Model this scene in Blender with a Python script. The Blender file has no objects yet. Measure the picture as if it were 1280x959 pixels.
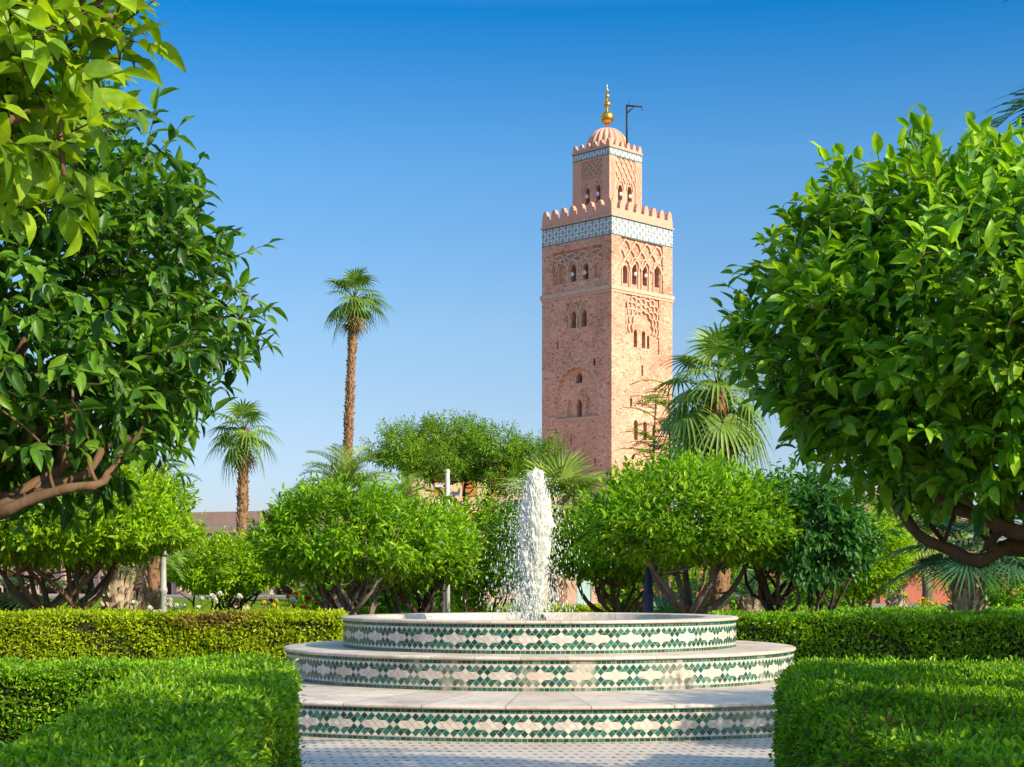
import bpy, bmesh, math, random
import numpy as np
from mathutils import Vector, Matrix
from mathutils.geometry import delaunay_2d_cdt

R = math.radians
scene = bpy.context.scene
col = scene.collection

# ------------------------------------------------------------------ camera
F, HZ, EYE = 2000.0, 725.0, 1.6            # focal length in px (1280 wide), horizon row, eye height
cam_d = bpy.data.cameras.new('camera')
cam = bpy.data.objects.new('camera', cam_d)
col.objects.link(cam)
cam.location = (0, 0, EYE)
cam.rotation_euler = (R(90), 0, 0)
cam_d.sensor_width = 36
cam_d.lens = F / 1280 * 36
cam_d.shift_y = (HZ - 479.5) / 1280
cam_d.clip_start = 0.05
cam_d.clip_end = 4000
scene.camera = cam

# ------------------------------------------------------------------ light
SUN_AZ, SUN_EL = R(-37), R(30)              # azimuth from +x towards +y
sdir = Vector((math.cos(SUN_AZ) * math.cos(SUN_EL), math.sin(SUN_AZ) * math.cos(SUN_EL), math.sin(SUN_EL)))
world = bpy.data.worlds.new('World')
scene.world = world
world.use_nodes = True
wn, wl = world.node_tree.nodes, world.node_tree.links
bg = wn['Background']
sky = wn.new('ShaderNodeTexSky')
sky.sky_type = 'NISHITA'
sky.sun_disc = False
sky.sun_elevation = SUN_EL
sky.sun_rotation = math.atan2(sdir.x, sdir.y)
sky.altitude = 0
sky.air_density = 1.0
sky.dust_density = 1.0
sky.ozone_density = 1.5
tc = wn.new('ShaderNodeTexCoord')
wl.new(tc.outputs['Generated'], sky.inputs['Vector'])
sep_ = wn.new('ShaderNodeSeparateXYZ')
wl.new(tc.outputs['Generated'], sep_.inputs[0])
rp = wn.new('ShaderNodeValToRGB')                # polarised air: deeper blue at middle heights
els = [(0.0, (0.372, 0.393, 0.529)), (0.062, (0.35, 0.379, 0.5)), (0.109, (0.329, 0.372, 0.45)), (0.16, (0.307, 0.386, 0.461)), (0.254, (0.186, 0.372, 0.504)), (0.337, (0.014, 0.275, 0.486)), (0.42, (0.6, 0.85, 0.95)), (0.5, (0.9, 1.0, 1.0))]
while len(rp.color_ramp.elements) < len(els): rp.color_ramp.elements.new(0.5)
for e_, (p_, c_) in zip(rp.color_ramp.elements, els):
    e_.position = p_; e_.color = (*c_, 1)
wl.new(sep_.outputs['Z'], rp.inputs['Fac'])
mx = wn.new('ShaderNodeMix')
mx.data_type = 'RGBA'; mx.blend_type = 'MULTIPLY'
mx.inputs[0].default_value = 1.0
wl.new(sky.outputs['Color'], mx.inputs[6]); wl.new(rp.outputs['Color'], mx.inputs[7])
wl.new(mx.outputs[2], bg.inputs['Color'])
bg.inputs['Strength'].default_value = 0.15
sun_d = bpy.data.lights.new('sun', 'SUN')
sun_d.energy = 3.1
sun_d.angle = R(0.5)
sun_d.color = (1.0, 0.87, 0.63)
sun = bpy.data.objects.new('sun', sun_d)
col.objects.link(sun)
sun.rotation_euler = sdir.to_track_quat('Z', 'Y').to_euler()
vs = scene.view_settings
vs.view_transform = 'Standard'
vs.look = 'None'
vs.exposure = 1.2
vs.gamma = 1
vs.use_curve_mapping = False
cy = scene.cycles
cy.max_bounces = 6
cy.diffuse_bounces = 3
cy.glossy_bounces = 2
cy.transmission_bounces = 4
cy.transparent_max_bounces = 4
cy.caustics_reflective = False
cy.caustics_refractive = False


# ------------------------------------------------------------------ helpers
def W(px, py, Y):
    """the point at depth Y that the photograph shows at (px, py)"""
    return ((px - 640) * Y / F, Y, EYE + (HZ - py) * Y / F)


def tag(o, label=None, cat=None, group=None, kind=None):
    if label: o['label'] = label
    if cat: o['category'] = cat
    if group: o['group'] = group
    if kind: o['kind'] = kind
    return o


def thing(name, loc, label, cat, group=None, rz=0.0, kind=None):
    o = bpy.data.objects.new(name, None)
    col.objects.link(o)
    o.location = loc
    o.rotation_euler = (0, 0, rz)
    o.empty_display_size = 0.2
    return tag(o, label, cat, group, kind)


def link(name, me, parent=None):
    o = bpy.data.objects.new(name, me)
    col.objects.link(o)
    if parent is not None: o.parent = parent
    return o


def np_mesh(name, V, loops, starts, mats, midx=None, smooth=False):
    me = bpy.data.meshes.new(name)
    V = np.ascontiguousarray(V, dtype=np.float32).reshape(-1, 3)
    loops = np.asarray(loops, dtype=np.int32)
    starts = np.asarray(starts, dtype=np.int32)
    me.vertices.add(len(V)); me.vertices.foreach_set('co', V.ravel())
    me.loops.add(len(loops)); me.loops.foreach_set('vertex_index', loops)
    me.polygons.add(len(starts)); me.polygons.foreach_set('loop_start', starts)
    for m in mats: me.materials.append(m)
    if midx is not None: me.polygons.foreach_set('material_index', np.asarray(midx, dtype=np.int32))
    me.polygons.foreach_set('use_smooth', np.full(len(starts), bool(smooth)))
    me.update(calc_edges=True)
    return me


class MB:
    """collects polygons and links them as one mesh object"""
    def __init__(s): s.v, s.f, s.m, s.sm = [], [], [], []

    def add(s, vs_, fs, m=0, smooth=False):
        b = len(s.v)
        s.v.extend([tuple(map(float, p)) for p in vs_])
        for f in fs:
            s.f.append([i + b for i in f]); s.m.append(m); s.sm.append(smooth)

    def box(s, c, d, m=0, rz=0.0):
        hx, hy, hz = d[0] / 2, d[1] / 2, d[2] / 2
        cs, sn = math.cos(rz), math.sin(rz)
        p = []
        for z in (-hz, hz):
            for x, y in ((-hx, -hy), (hx, -hy), (hx, hy), (-hx, hy)):
                p.append((c[0] + x * cs - y * sn, c[1] + x * sn + y * cs, c[2] + z))
        s.add(p, [(0, 3, 2, 1), (4, 5, 6, 7), (0, 1, 5, 4), (1, 2, 6, 5), (2, 3, 7, 6), (3, 0, 4, 7)], m)

    def prism(s, poly, z0, z1, m=0):
        n = len(poly)
        p = [(x, y, z0) for x, y in poly] + [(x, y, z1) for x, y in poly]
        s.add(p, [tuple(range(n - 1, -1, -1)), tuple(range(n, 2 * n))] + [(i, (i + 1) % n, n + (i + 1) % n, n + i) for i in range(n)], m)

    def tube(s, pts, rad, n=8, m=0, cap=True, rng=None, rough=0.0):
        pts = [Vector(p) for p in pts]
        if not hasattr(rad, '__len__'): rad = [rad] * len(pts)
        rings = []
        up = Vector((0.31, 0.17, 0.93))
        for i, p in enumerate(pts):
            t = (pts[min(i + 1, len(pts) - 1)] - pts[max(i - 1, 0)]).normalized()
            a = t.cross(up)
            if a.length < 1e-3: a = t.cross(Vector((1, 0, 0)))
            a.normalize(); b = t.cross(a)
            ring = []
            for k in range(n):
                an = 2 * math.pi * k / n
                r = rad[i] * (1 + (rng.uniform(-rough, rough) if rng else 0))
                ring.append(p + a * math.cos(an) * r + b * math.sin(an) * r)
            rings.append(ring)
        vsl = [q for r_ in rings for q in r_]
        fs = []
        for i in range(len(pts) - 1):
            for k in range(n):
                fs.append((i * n + k, i * n + (k + 1) % n, (i + 1) * n + (k + 1) % n, (i + 1) * n + k))
        if cap:
            fs.append(tuple(range(n - 1, -1, -1))); fs.append(tuple((len(pts) - 1) * n + k for k in range(n)))
        s.add(vsl, fs, m, True)

    def lathe(s, prof, n=48, c=(0, 0), m=0, smooth=True, close=False):
        v, f = [], []
        for r_, z in prof:
            for k in range(n):
                a = 2 * math.pi * k / n
                v.append((c[0] + r_ * math.cos(a), c[1] + r_ * math.sin(a), z))
        L = len(prof)
        for i in range(L - 1 if not close else L):
            j = (i + 1) % L
            for k in range(n):
                f.append((i * n + k, i * n + (k + 1) % n, j * n + (k + 1) % n, j * n + k))
        s.add(v, f, m, smooth)

    def ball(s, c, r, m=0, nu=12, nv=8, sz=(1, 1, 1)):
        v, f = [], []
        for i in range(nv + 1):
            th = math.pi * i / nv
            for k in range(nu):
                ph = 2 * math.pi * k / nu
                v.append((c[0] + r * sz[0] * math.sin(th) * math.cos(ph), c[1] + r * sz[1] * math.sin(th) * math.sin(ph), c[2] + r * sz[2] * math.cos(th)))
        for i in range(nv):
            for k in range(nu):
                f.append((i * nu + k, (i + 1) * nu + k, (i + 1) * nu + (k + 1) % nu, i * nu + (k + 1) % nu))
        s.add(v, f, m, True)

    def mesh(s, name, mats):
        if not isinstance(mats, (list, tuple)): mats = [mats]
        loops = [i for f in s.f for i in f]
        st, k = [], 0
        for f in s.f:
            st.append(k); k += len(f)
        me = np_mesh(name, np.array(s.v), loops, st, mats, s.m)
        me.polygons.foreach_set('use_smooth', np.array(s.sm, dtype=bool))
        me.update()
        return me

    def build(s, name, mats, parent=None):
        return link(name, s.mesh(name, mats), parent)


# ------------------------------------------------------------------ materials
def new_mat(name):
    m = bpy.data.materials.new(name)
    m.use_nodes = True
    nt = m.node_tree
    nt.nodes.clear()
    out = nt.nodes.new('ShaderNodeOutputMaterial')
    return m, nt, out


def nd(nt, typ, **kw):
    n = nt.nodes.new(typ)
    for k, v in kw.items():
        if k in n.inputs: n.inputs[k].default_value = v
        else: setattr(n, k, v)
    return n


def ramp(nt, stops, fac, interp='LINEAR'):
    r_ = nt.nodes.new('ShaderNodeValToRGB')
    e = r_.color_ramp.elements
    r_.color_ramp.interpolation = interp
    while len(e) < len(stops): e.new(0.5)
    for el, (p, c) in zip(e, stops):
        el.position = p
        el.color = (*c, 1) if len(c) == 3 else c
    nt.links.new(fac, r_.inputs['Fac'])
    return r_.outputs['Color']


def mix(nt, fac, a, b, typ='MIX'):
    n = nt.nodes.new('ShaderNodeMix')
    n.data_type = 'RGBA'; n.blend_type = typ
    L = nt.links
    for sock, v in (('Factor', fac), ('A', a), ('B', b)):
        s_ = [i for i in n.inputs if i.name == sock and i.enabled][0]
        if hasattr(v, 'is_linked') or hasattr(v, 'links'): L.new(v, s_)
        else: s_.default_value = v if sock == 'Factor' else (*v, 1)
    return [o for o in n.outputs if o.enabled][0]


def math_n(nt, op, a, b=None):
    n = nt.nodes.new('ShaderNodeMath'); n.operation = op
    for i, v in enumerate((a, b)):
        if v is None: continue
        if hasattr(v, 'links'): nt.links.new(v, n.inputs[i])
        else: n.inputs[i].default_value = v
    return n.outputs[0]


def leaf_mat(name, cols, trans, tfac=0.35, rough=0.45, spec=0.3, clump=1.2, vmin=0.75, vmax=1.25):
    m, nt, out = new_mat(name)
    L = nt.links
    g = nd(nt, 'ShaderNodeNewGeometry')
    n_ = len(cols)
    c = ramp(nt, [(i / max(1, n_ - 1), q) for i, q in enumerate(cols)], g.outputs['Random Per Island'])
    t = nd(nt, 'ShaderNodeTexCoord')
    nz = nd(nt, 'ShaderNodeTexNoise', Scale=clump, Detail=2.0)
    L.new(t.outputs['Object'], nz.inputs['Vector'])
    val = nd(nt, 'ShaderNodeMapRange')
    L.new(nz.outputs['Fac'], val.inputs['Value'])
    val.inputs['From Min'].default_value = 0.3; val.inputs['From Max'].default_value = 0.7
    val.inputs['To Min'].default_value = vmin; val.inputs['To Max'].default_value = vmax
    h = nd(nt, 'ShaderNodeHueSaturation')
    fn = nd(nt, 'ShaderNodeTexNoise', Scale=38.0, Detail=3.0)
    L.new(t.outputs['Object'], fn.inputs['Vector'])
    c = mix(nt, 1.0, c, ramp(nt, [(0.32, (.80, .82, .85)), (0.68, (1.16, 1.14, 1.0))], fn.outputs['Fac']), 'MULTIPLY')
    L.new(c, h.inputs['Color']); L.new(val.outputs[0], h.inputs['Value'])
    p = nd(nt, 'ShaderNodeBsdfPrincipled', Roughness=rough)
    p.inputs['Specular IOR Level'].default_value = spec
    L.new(h.outputs['Color'], p.inputs['Base Color'])
    tr = nd(nt, 'ShaderNodeBsdfTranslucent')
    tcol = mix(nt, 1.0, h.outputs['Color'], trans, 'MULTIPLY')
    L.new(tcol, tr.inputs['Color'])
    ms = nd(nt, 'ShaderNodeMixShader', Fac=tfac)
    L.new(p.outputs[0], ms.inputs[1]); L.new(tr.outputs[0], ms.inputs[2])
    L.new(ms.outputs[0], out.inputs['Surface'])
    return m


def noisy(name, c1, c2, scale=4.0, rough=0.8, bump=0.0, detail=6.0, stretch=(1, 1, 1), metal=0.0, spec=0.3, c3=None, bscale=None):
    m, nt, out = new_mat(name)
    L = nt.links
    t = nd(nt, 'ShaderNodeTexCoord')
    mp_ = nd(nt, 'ShaderNodeMapping'); mp_.inputs['Scale'].default_value = stretch
    L.new(t.outputs['Object'], mp_.inputs['Vector'])
    nz = nd(nt, 'ShaderNodeTexNoise', Scale=scale, Detail=detail, Roughness=0.62)
    L.new(mp_.outputs[0], nz.inputs['Vector'])
    st = [(0.3, c1), (0.7, c2)] if c3 is None else [(0.28, c1), (0.5, c2), (0.75, c3)]
    c = ramp(nt, st, nz.outputs['Fac'])
    p = nd(nt, 'ShaderNodeBsdfPrincipled', Roughness=rough, Metallic=metal)
    p.inputs['Specular IOR Level'].default_value = spec
    L.new(c, p.inputs['Base Color'])
    if bump:
        b = nd(nt, 'ShaderNodeBump', Strength=0.8, Distance=bump)
        n2 = nd(nt, 'ShaderNodeTexNoise', Scale=bscale or scale * 2, Detail=5.0)
        L.new(mp_.outputs[0], n2.inputs['Vector'])
        L.new(n2.outputs['Fac'], b.inputs['Height']); L.new(b.outputs[0], p.inputs['Normal'])
    L.new(p.outputs[0], out.inputs['Surface'])
    return m


def masonry(name, base, dark, pale, cell=0.36, rough=0.9):
    """irregular coursed rubble: cells flattened into courses, each stone its own tone"""
    m, nt, out = new_mat(name)
    L = nt.links
    t = nd(nt, 'ShaderNodeTexCoord')
    mp_ = nd(nt, 'ShaderNodeMapping'); mp_.inputs['Scale'].default_value = (1 / cell, 1 / cell, 1.7 / cell)
    L.new(t.outputs['Object'], mp_.inputs['Vector'])
    v = nd(nt, 'ShaderNodeTexVoronoi', Scale=1.0, Randomness=0.85)
    L.new(mp_.outputs[0], v.inputs['Vector'])
    sep = nd(nt, 'ShaderNodeSeparateColor')
    L.new(v.outputs['Color'], sep.inputs[0])
    c = ramp(nt, [(0.0, tuple(.7 * d for d in dark)), (0.05, dark), (0.16, tuple(0.75 * b + 0.25 * d for b, d in zip(base, dark))), (0.5, base), (0.84, base), (1.0, pale)], sep.outputs[0])
    big = nd(nt, 'ShaderNodeTexNoise', Scale=0.22, Detail=4.0)
    L.new(t.outputs['Object'], big.inputs['Vector'])
    sh = ramp(nt, [(0.3, (0.76, 0.70, 0.66)), (0.5, (1.0, .97, .95)), (0.7, (1.12, 1.12, 1.1))], big.outputs['Fac'])
    c = mix(nt, 1.0, c, sh, 'MULTIPLY')
    fine = nd(nt, 'ShaderNodeTexNoise', Scale=3.0, Detail=5.0)
    L.new(t.outputs['Object'], fine.inputs['Vector'])
    fs_ = ramp(nt, [(0.35, (0.85, 0.84, 0.83)), (0.65, (1.08, 1.08, 1.08))], fine.outputs['Fac'])
    c = mix(nt, 1.0, c, fs_, 'MULTIPLY')
    p = nd(nt, 'ShaderNodeBsdfPrincipled', Roughness=rough)
    p.inputs['Specular IOR Level'].default_value = 0.15
    L.new(c, p.inputs['Base Color'])
    b = nd(nt, 'ShaderNodeBump', Strength=0.7, Distance=0.12)
    hgt = math_n(nt, 'ADD', sep.outputs[1], fine.outputs['Fac'])
    L.new(hgt, b.inputs['Height']); L.new(b.outputs[0], p.inputs['Normal'])
    L.new(p.outputs[0], out.inputs['Surface'])
    return m


def tile_mat(name, cols, scale_c, fade, rough=0.22):
    """glazed tile pieces, each with its own tone, under a film of lime scale"""
    m, nt, out = new_mat(name)
    L = nt.links
    g = nd(nt, 'ShaderNodeNewGeometry')
    c = ramp(nt, [(i / max(1, len(cols) - 1), q) for i, q in enumerate(cols)], g.outputs['Random Per Island'])
    t = nd(nt, 'ShaderNodeTexCoord')
    mp_ = nd(nt, 'ShaderNodeMapping'); mp_.inputs['Scale'].default_value = (1.5, 1.5, 0.6)
    L.new(t.outputs['Object'], mp_.inputs['Vector'])
    nz = nd(nt, 'ShaderNodeTexNoise', Scale=1.4, Detail=5.0, Roughness=0.7)
    L.new(mp_.outputs[0], nz.inputs['Vector'])
    k = ramp(nt, [(fade, (0, 0, 0)), (min(0.99, fade + 0.2), (0.85, 0.85, 0.85))], nz.outputs['Fac'])
    rnd = math_n(nt, 'MULTIPLY', g.outputs['Random Per Island'], 0.9)
    rnd = math_n(nt, 'ADD', rnd, 0.5)
    kk = math_n(nt, 'MULTIPLY', k, rnd)
    kk = math_n(nt, 'MINIMUM', kk, 0.92)
    c = mix(nt, kk, c, scale_c)
    p = nd(nt, 'ShaderNodeBsdfPrincipled')
    L.new(c, p.inputs['Base Color'])
    rr = math_n(nt, 'MULTIPLY', kk, 0.5); rr = math_n(nt, 'ADD', rr, rough)
    L.new(rr, p.inputs['Roughness'])
    L.new(p.outputs[0], out.inputs['Surface'])
    return m


M = {}
M['orange_leaf'] = leaf_mat('orange_leaf', [(0.05, 0.145, 0.012), (0.09, 0.235, 0.013), (0.145, 0.32, 0.015), (0.23, 0.42, 0.018), (0.27, 0.46, 0.02), (0.3, 0.47, 0.025)], (1.9, 1.9, .7), 0.34, 0.42, 0.33, 1.6)
M['shaded_leaf'] = leaf_mat('shaded_leaf', [(.025, .085, .012), (.045, .13, .014), (.075, .19, .015), (.12, .26, .017), (.17, .33, .02)], (1.9, 1.9, .7), 0.3, 0.42, 0.34, 1.6)  # darker copy of the orange leaf: the left tree's shade is in its colour
M['near_leaf'] = leaf_mat('near_leaf', [(0.09, 0.19, 0.012), (0.17, 0.31, 0.014), (0.25, 0.41, 0.016), (0.33, 0.49, 0.025)], (1.9, 1.7, .6), 0.38, 0.42, 0.36, 2.0)
M['dark_leaf'] = leaf_mat('dark_leaf', [(0.03, 0.11, 0.026), (0.05, 0.16, 0.03), (0.08, 0.22, 0.03)], (1.8, 1.9, .7), 0.28, 0.42, 0.33, 1.6)
M['sunlit_leaf'] = leaf_mat('sunlit_leaf', [(0.11, 0.23, 0.006), (0.2, 0.36, 0.008), (0.28, 0.45, 0.01), (0.4, 0.52, 0.012)], (1.8, 1.7, .6), 0.36, 0.42, 0.26, 1.2)  # brighter leaf copy for lit trees: sunlight is put into the colour
M['mid_leaf'] = leaf_mat('mid_leaf', [(0.06, 0.17, 0.008), (0.13, 0.28, 0.01), (0.2, 0.37, 0.011), (0.32, 0.47, 0.013)], (1.9, 1.8, .7), 0.36, 0.42, 0.29, 1.0)
M['feather_leaf'] = leaf_mat('feather_leaf', [(0.09, 0.18, 0.016), (0.16, 0.28, 0.018), (0.25, 0.38, 0.022)], (1.6, 1.6, .7), 0.3, 0.5, 0.20, 0.5)
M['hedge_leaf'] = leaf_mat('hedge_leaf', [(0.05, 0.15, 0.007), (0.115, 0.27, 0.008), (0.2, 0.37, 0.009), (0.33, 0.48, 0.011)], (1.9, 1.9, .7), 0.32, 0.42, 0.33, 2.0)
M['hedge_sunlit'] = leaf_mat('hedge_sunlit', [(0.15, 0.24, 0.005), (0.26, 0.36, 0.007), (0.36, 0.44, 0.008), (0.46, 0.5, 0.01)], (1.7, 1.6, .6), 0.34, 0.42, 0.26, 1.5)  # hedge leaf yellowed and brightened, so the colour carries the sunlight
M['palm_leaf'] = leaf_mat('palm_leaf', [(0.09, 0.17, 0.025), (0.15, 0.25, 0.035), (0.22, 0.32, 0.05)], (1.6, 1.6, .8), 0.22, 0.42, 0.29, 0.8)
M['palm_dark'] = leaf_mat('palm_dark', [(0.03, 0.095, 0.05), (0.05, 0.13, 0.065), (0.07, 0.17, 0.075)], (1.5, 1.6, .9), 0.2, 0.42, 0.29, 0.8)
M['palm_pale'] = leaf_mat('palm_pale', [(0.16, 0.24, 0.04), (0.24, 0.33, 0.06), (0.34, 0.41, 0.09)], (1.5, 1.5, .8), 0.22, 0.45, 0.26, 0.8)
M['palm_dead'] = leaf_mat('palm_dead', [(.16, .11, .05), (.24, .18, .09), (.32, .25, .14)], (1.2, 1.1, .9), 0.15, 0.7, 0.13, 1.0)
M['rust_leaf'] = leaf_mat('rust_leaf', [(.17, .10, .03), (.24, .15, .04)], (1.4, 1.1, .7), 0.25, 0.6, 0.13, 1.0)
M['twig'] = noisy('twig', (.05, .035, .02), (.12, .085, .05), 8, 0.85)
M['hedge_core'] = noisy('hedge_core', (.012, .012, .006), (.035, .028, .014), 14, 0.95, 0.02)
M['bark'] = noisy('bark', (.10, .055, .030), (.20, .115, .065), 9, 0.9, 0.012, stretch=(1, 1, .4))
M['bark_grey'] = noisy('bark_grey', (.09, .065, .05), (.19, .145, .115), 9, 0.9, 0.015, stretch=(1, 1, .4))
M['bark_dark'] = noisy('bark_dark', (.035, .024, .018), (.10, .07, .05), 9, 0.9, 0.015, stretch=(1, 1, .4))
M['palm_bark'] = noisy('palm_bark', (.13, .06, .03), (.27, .14, .075), 6, 0.95, 0.03, c3=(.36, .22, .13))
M['palm_bark_pale'] = noisy('palm_bark_pale', (.20, .14, .09), (.38, .29, .20), 8, 0.95, 0.03, c3=(.55, .47, .36))
M['palm_bark_dark'] = noisy('palm_bark_dark', (.06, .04, .028), (.14, .095, .065), 8, 0.95, 0.03)
M['stone'] = masonry('stone', (.66, .345, .240), (.46, .22, .15), (.70, .46, .35))
M['stone_smooth'] = noisy('stone_smooth', (.60, .29, .20), (.67, .36, .255), 1.2, 0.9, 0.02)
M['stone_trim'] = noisy('stone_trim', (.50, .31, .22), (.62, .42, .31), 2.0, 0.9, 0.03)
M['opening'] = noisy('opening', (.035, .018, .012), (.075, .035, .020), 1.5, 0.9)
M['gold'] = noisy('gold', (.75, .38, .06), (.85, .48, .10), 2, 0.28, metal=1.0)
M['iron'] = noisy('iron', (.02, .02, .022), (.045, .04, .04), 6, 0.6, metal=0.4)
M['speaker_white'] = noisy('speaker_white', (.62, .62, .60), (.75, .75, .73), 5, 0.5)
M['tile_white'] = noisy('tile_white', (.55, .58, .55), (.70, .72, .68), 1.5, 0.35)
M['tile_teal'] = noisy('tile_teal', (.012, .055, .075), (.03, .10, .12), 2, 0.3)
M['pink_wall'] = noisy('pink_wall', (.50, .29, .20), (.62, .38, .27), 1.2, 0.9, 0.01)
M['mauve_wall'] = noisy('mauve_wall', (.33, .24, .21), (.42, .31, .27), 0.5, 0.9, 0.02)
M['mauve_trim'] = noisy('mauve_trim', (.40, .24, .19), (.50, .31, .24), 0.8, 0.9)
M['red_wall'] = noisy('red_wall', (.44, .11, .075), (.54, .16, .11), 0.8, 0.85)
M['shutter'] = noisy('shutter', (.33, .10, .025), (.45, .15, .04), 6, 0.6, stretch=(1, 1, 8))
M['marble'] = noisy('marble', (.52, .45, .38), (.68, .61, .54), 2.4, 0.5, 0.002, c3=(.60, .52, .44))
def coping_mat():
    m, nt, out = new_mat('coping')
    L = nt.links
    t = nd(nt, 'ShaderNodeTexCoord')
    sx = nd(nt, 'ShaderNodeSeparateXYZ'); L.new(t.outputs['Object'], sx.inputs[0])
    an = math_n(nt, 'MULTIPLY', math_n(nt, 'ARCTAN2', sx.outputs['Y'], sx.outputs['X']), 40 / (2 * math.pi))
    fr = math_n(nt, 'ABSOLUTE', math_n(nt, 'SUBTRACT', math_n(nt, 'FRACT', an), 0.5))
    joint = math_n(nt, 'LESS_THAN', fr, 0.008)
    wn_ = nd(nt, 'ShaderNodeTexWhiteNoise', noise_dimensions='1D')
    L.new(math_n(nt, 'FLOOR', math_n(nt, 'ADD', an, 0.5)), wn_.inputs['W'])
    slab = ramp(nt, [(0, (.86, .84, .82)), (1, (1.08, 1.07, 1.06))], wn_.outputs['Value'])
    a = nd(nt, 'ShaderNodeTexNoise', Scale=1.6, Detail=7.0, Roughness=0.68); L.new(t.outputs['Object'], a.inputs['Vector'])
    b = nd(nt, 'ShaderNodeTexNoise', Scale=11.0, Detail=6.0, Roughness=0.7); L.new(t.outputs['Object'], b.inputs['Vector'])
    c = ramp(nt, [(0.28, (.40, .31, .24)), (0.45, (.56, .46, .37)), (0.62, (.62, .54, .45)), (0.75, (.53, .43, .33))], a.outputs['Fac'])
    f = ramp(nt, [(0.35, (.82, .81, .80)), (0.65, (1.08, 1.08, 1.08))], b.outputs['Fac'])
    c = mix(nt, 1.0, c, f, 'MULTIPLY'); c = mix(nt, 1.0, c, slab, 'MULTIPLY')
    c = mix(nt, joint, c, (.22, .17, .13))
    p = nd(nt, 'ShaderNodeBsdfPrincipled')
    L.new(c, p.inputs['Base Color'])
    L.new(ramp(nt, [(0.3, (.35, .35, .35)), (0.7, (.7, .7, .7))], a.outputs['Fac']), p.inputs['Roughness'])
    bp = nd(nt, 'ShaderNodeBump', Strength=0.5, Distance=0.006); L.new(b.outputs['Fac'], bp.inputs['Height']); L.new(bp.outputs[0], p.inputs['Normal'])
    L.new(p.outputs[0], out.inputs['Surface'])
    return m


M['coping'] = coping_mat()
M['grout'] = noisy('grout', (.42, .34, .27), (.58, .49, .41), 5, 0.85, 0.004)
GRN = [(.004, .045, .030), (.006, .075, .050), (.012, .11, .075), (.03, .16, .12)]
PAL = [(.50, .42, .35), (.60, .52, .45), (.66, .60, .53)]
M['tile_green'] = tile_mat('tile_green', GRN, (.50, .45, .38), 0.66)
M['tile_pale'] = tile_mat('tile_pale', PAL, (.55, .44, .34), 0.50, 0.3)
M['tile_green_worn'] = tile_mat('tile_green_worn', GRN, (.50, .43, .36), 0.53)
M['tile_pale_worn'] = tile_mat('tile_pale_worn', PAL, (.52, .40, .31), 0.44, 0.35)
M['lamp_grey'] = noisy('lamp_grey', (.32, .31, .29), (.42, .41, .38), 7, 0.55)
M['lamp_white'] = noisy('lamp_white', (.40, .39, .37), (.50, .49, .46), 7, 0.5)
M['lamp_blue'] = noisy('lamp_blue', (.02, .04, .10), (.035, .065, .15), 6, 0.45)
M['lamp_dark'] = noisy('lamp_dark', (.02, .022, .02), (.04, .04, .035), 6, 0.5)
M['glass'] = noisy('glass', (.25, .32, .36), (.35, .42, .46), 3, 0.08, spec=0.8)
M['asphalt'] = noisy('asphalt', (.24, .20, .18), (.31, .26, .23), 3, 0.9, spec=0.0)
M['petal_white'] = noisy('petal_white', (.70, .68, .58), (.80, .78, .70), 6, 0.6)
M['petal_red'] = noisy('petal_red', (.50, .02, .02), (.65, .06, .05), 6, 0.6)
M['petal_yellow'] = noisy('petal_yellow', (.70, .48, .01), (.80, .60, .02), 6, 0.6)
M['skin'] = noisy('skin', (.35, .19, .12), (.42, .24, .16), 6, 0.55)
M['shirt'] = noisy('shirt', (.50, .46, .44), (.60, .56, .54), 9, 0.8)
M['trousers'] = noisy('trousers', (.06, .07, .10), (.09, .10, .14), 9, 0.8)
M['hair'] = noisy('hair', (.03, .018, .01), (.06, .035, .02), 20, 0.6)
M['car_paint'] = noisy('car_paint', (.22, .24, .27), (.26, .28, .31), 1, 0.25, metal=0.5, spec=0.6)
M['rubber'] = noisy('rubber', (.015, .015, .015), (.03, .03, .03), 5, 0.8)
M['black_box'] = noisy('black_box', (.012, .012, .014), (.025, .025, .03), 5, 0.5)


def ground_mat():
    m, nt, out = new_mat('soil')
    L = nt.links
    t = nd(nt, 'ShaderNodeTexCoord')
    a = nd(nt, 'ShaderNodeTexNoise', Scale=0.35, Detail=6.0)
    b = nd(nt, 'ShaderNodeTexNoise', Scale=9.0, Detail=6.0)
    L.new(t.outputs['Object'], a.inputs['Vector']); L.new(t.outputs['Object'], b.inputs['Vector'])
    c = ramp(nt, [(0.35, (.11, .075, .045)), (0.65, (.20, .145, .095))], b.outputs['Fac'])
    g = ramp(nt, [(0.3, (.03, .09, .012)), (0.7, (.07, .15, .02))], b.outputs['Fac'])
    k = ramp(nt, [(0.45, (0, 0, 0)), (0.58, (1, 1, 1))], a.outputs['Fac'])
    p = nd(nt, 'ShaderNodeBsdfPrincipled', Roughness=0.95)
    L.new(mix(nt, k, c, g), p.inputs['Base Color'])
    bp = nd(nt, 'ShaderNodeBump', Strength=0.6, Distance=0.03)
    L.new(b.outputs['Fac'], bp.inputs['Height']); L.new(bp.outputs[0], p.inputs['Normal'])
    L.new(p.outputs[0], out.inputs['Surface'])
    return m


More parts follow.
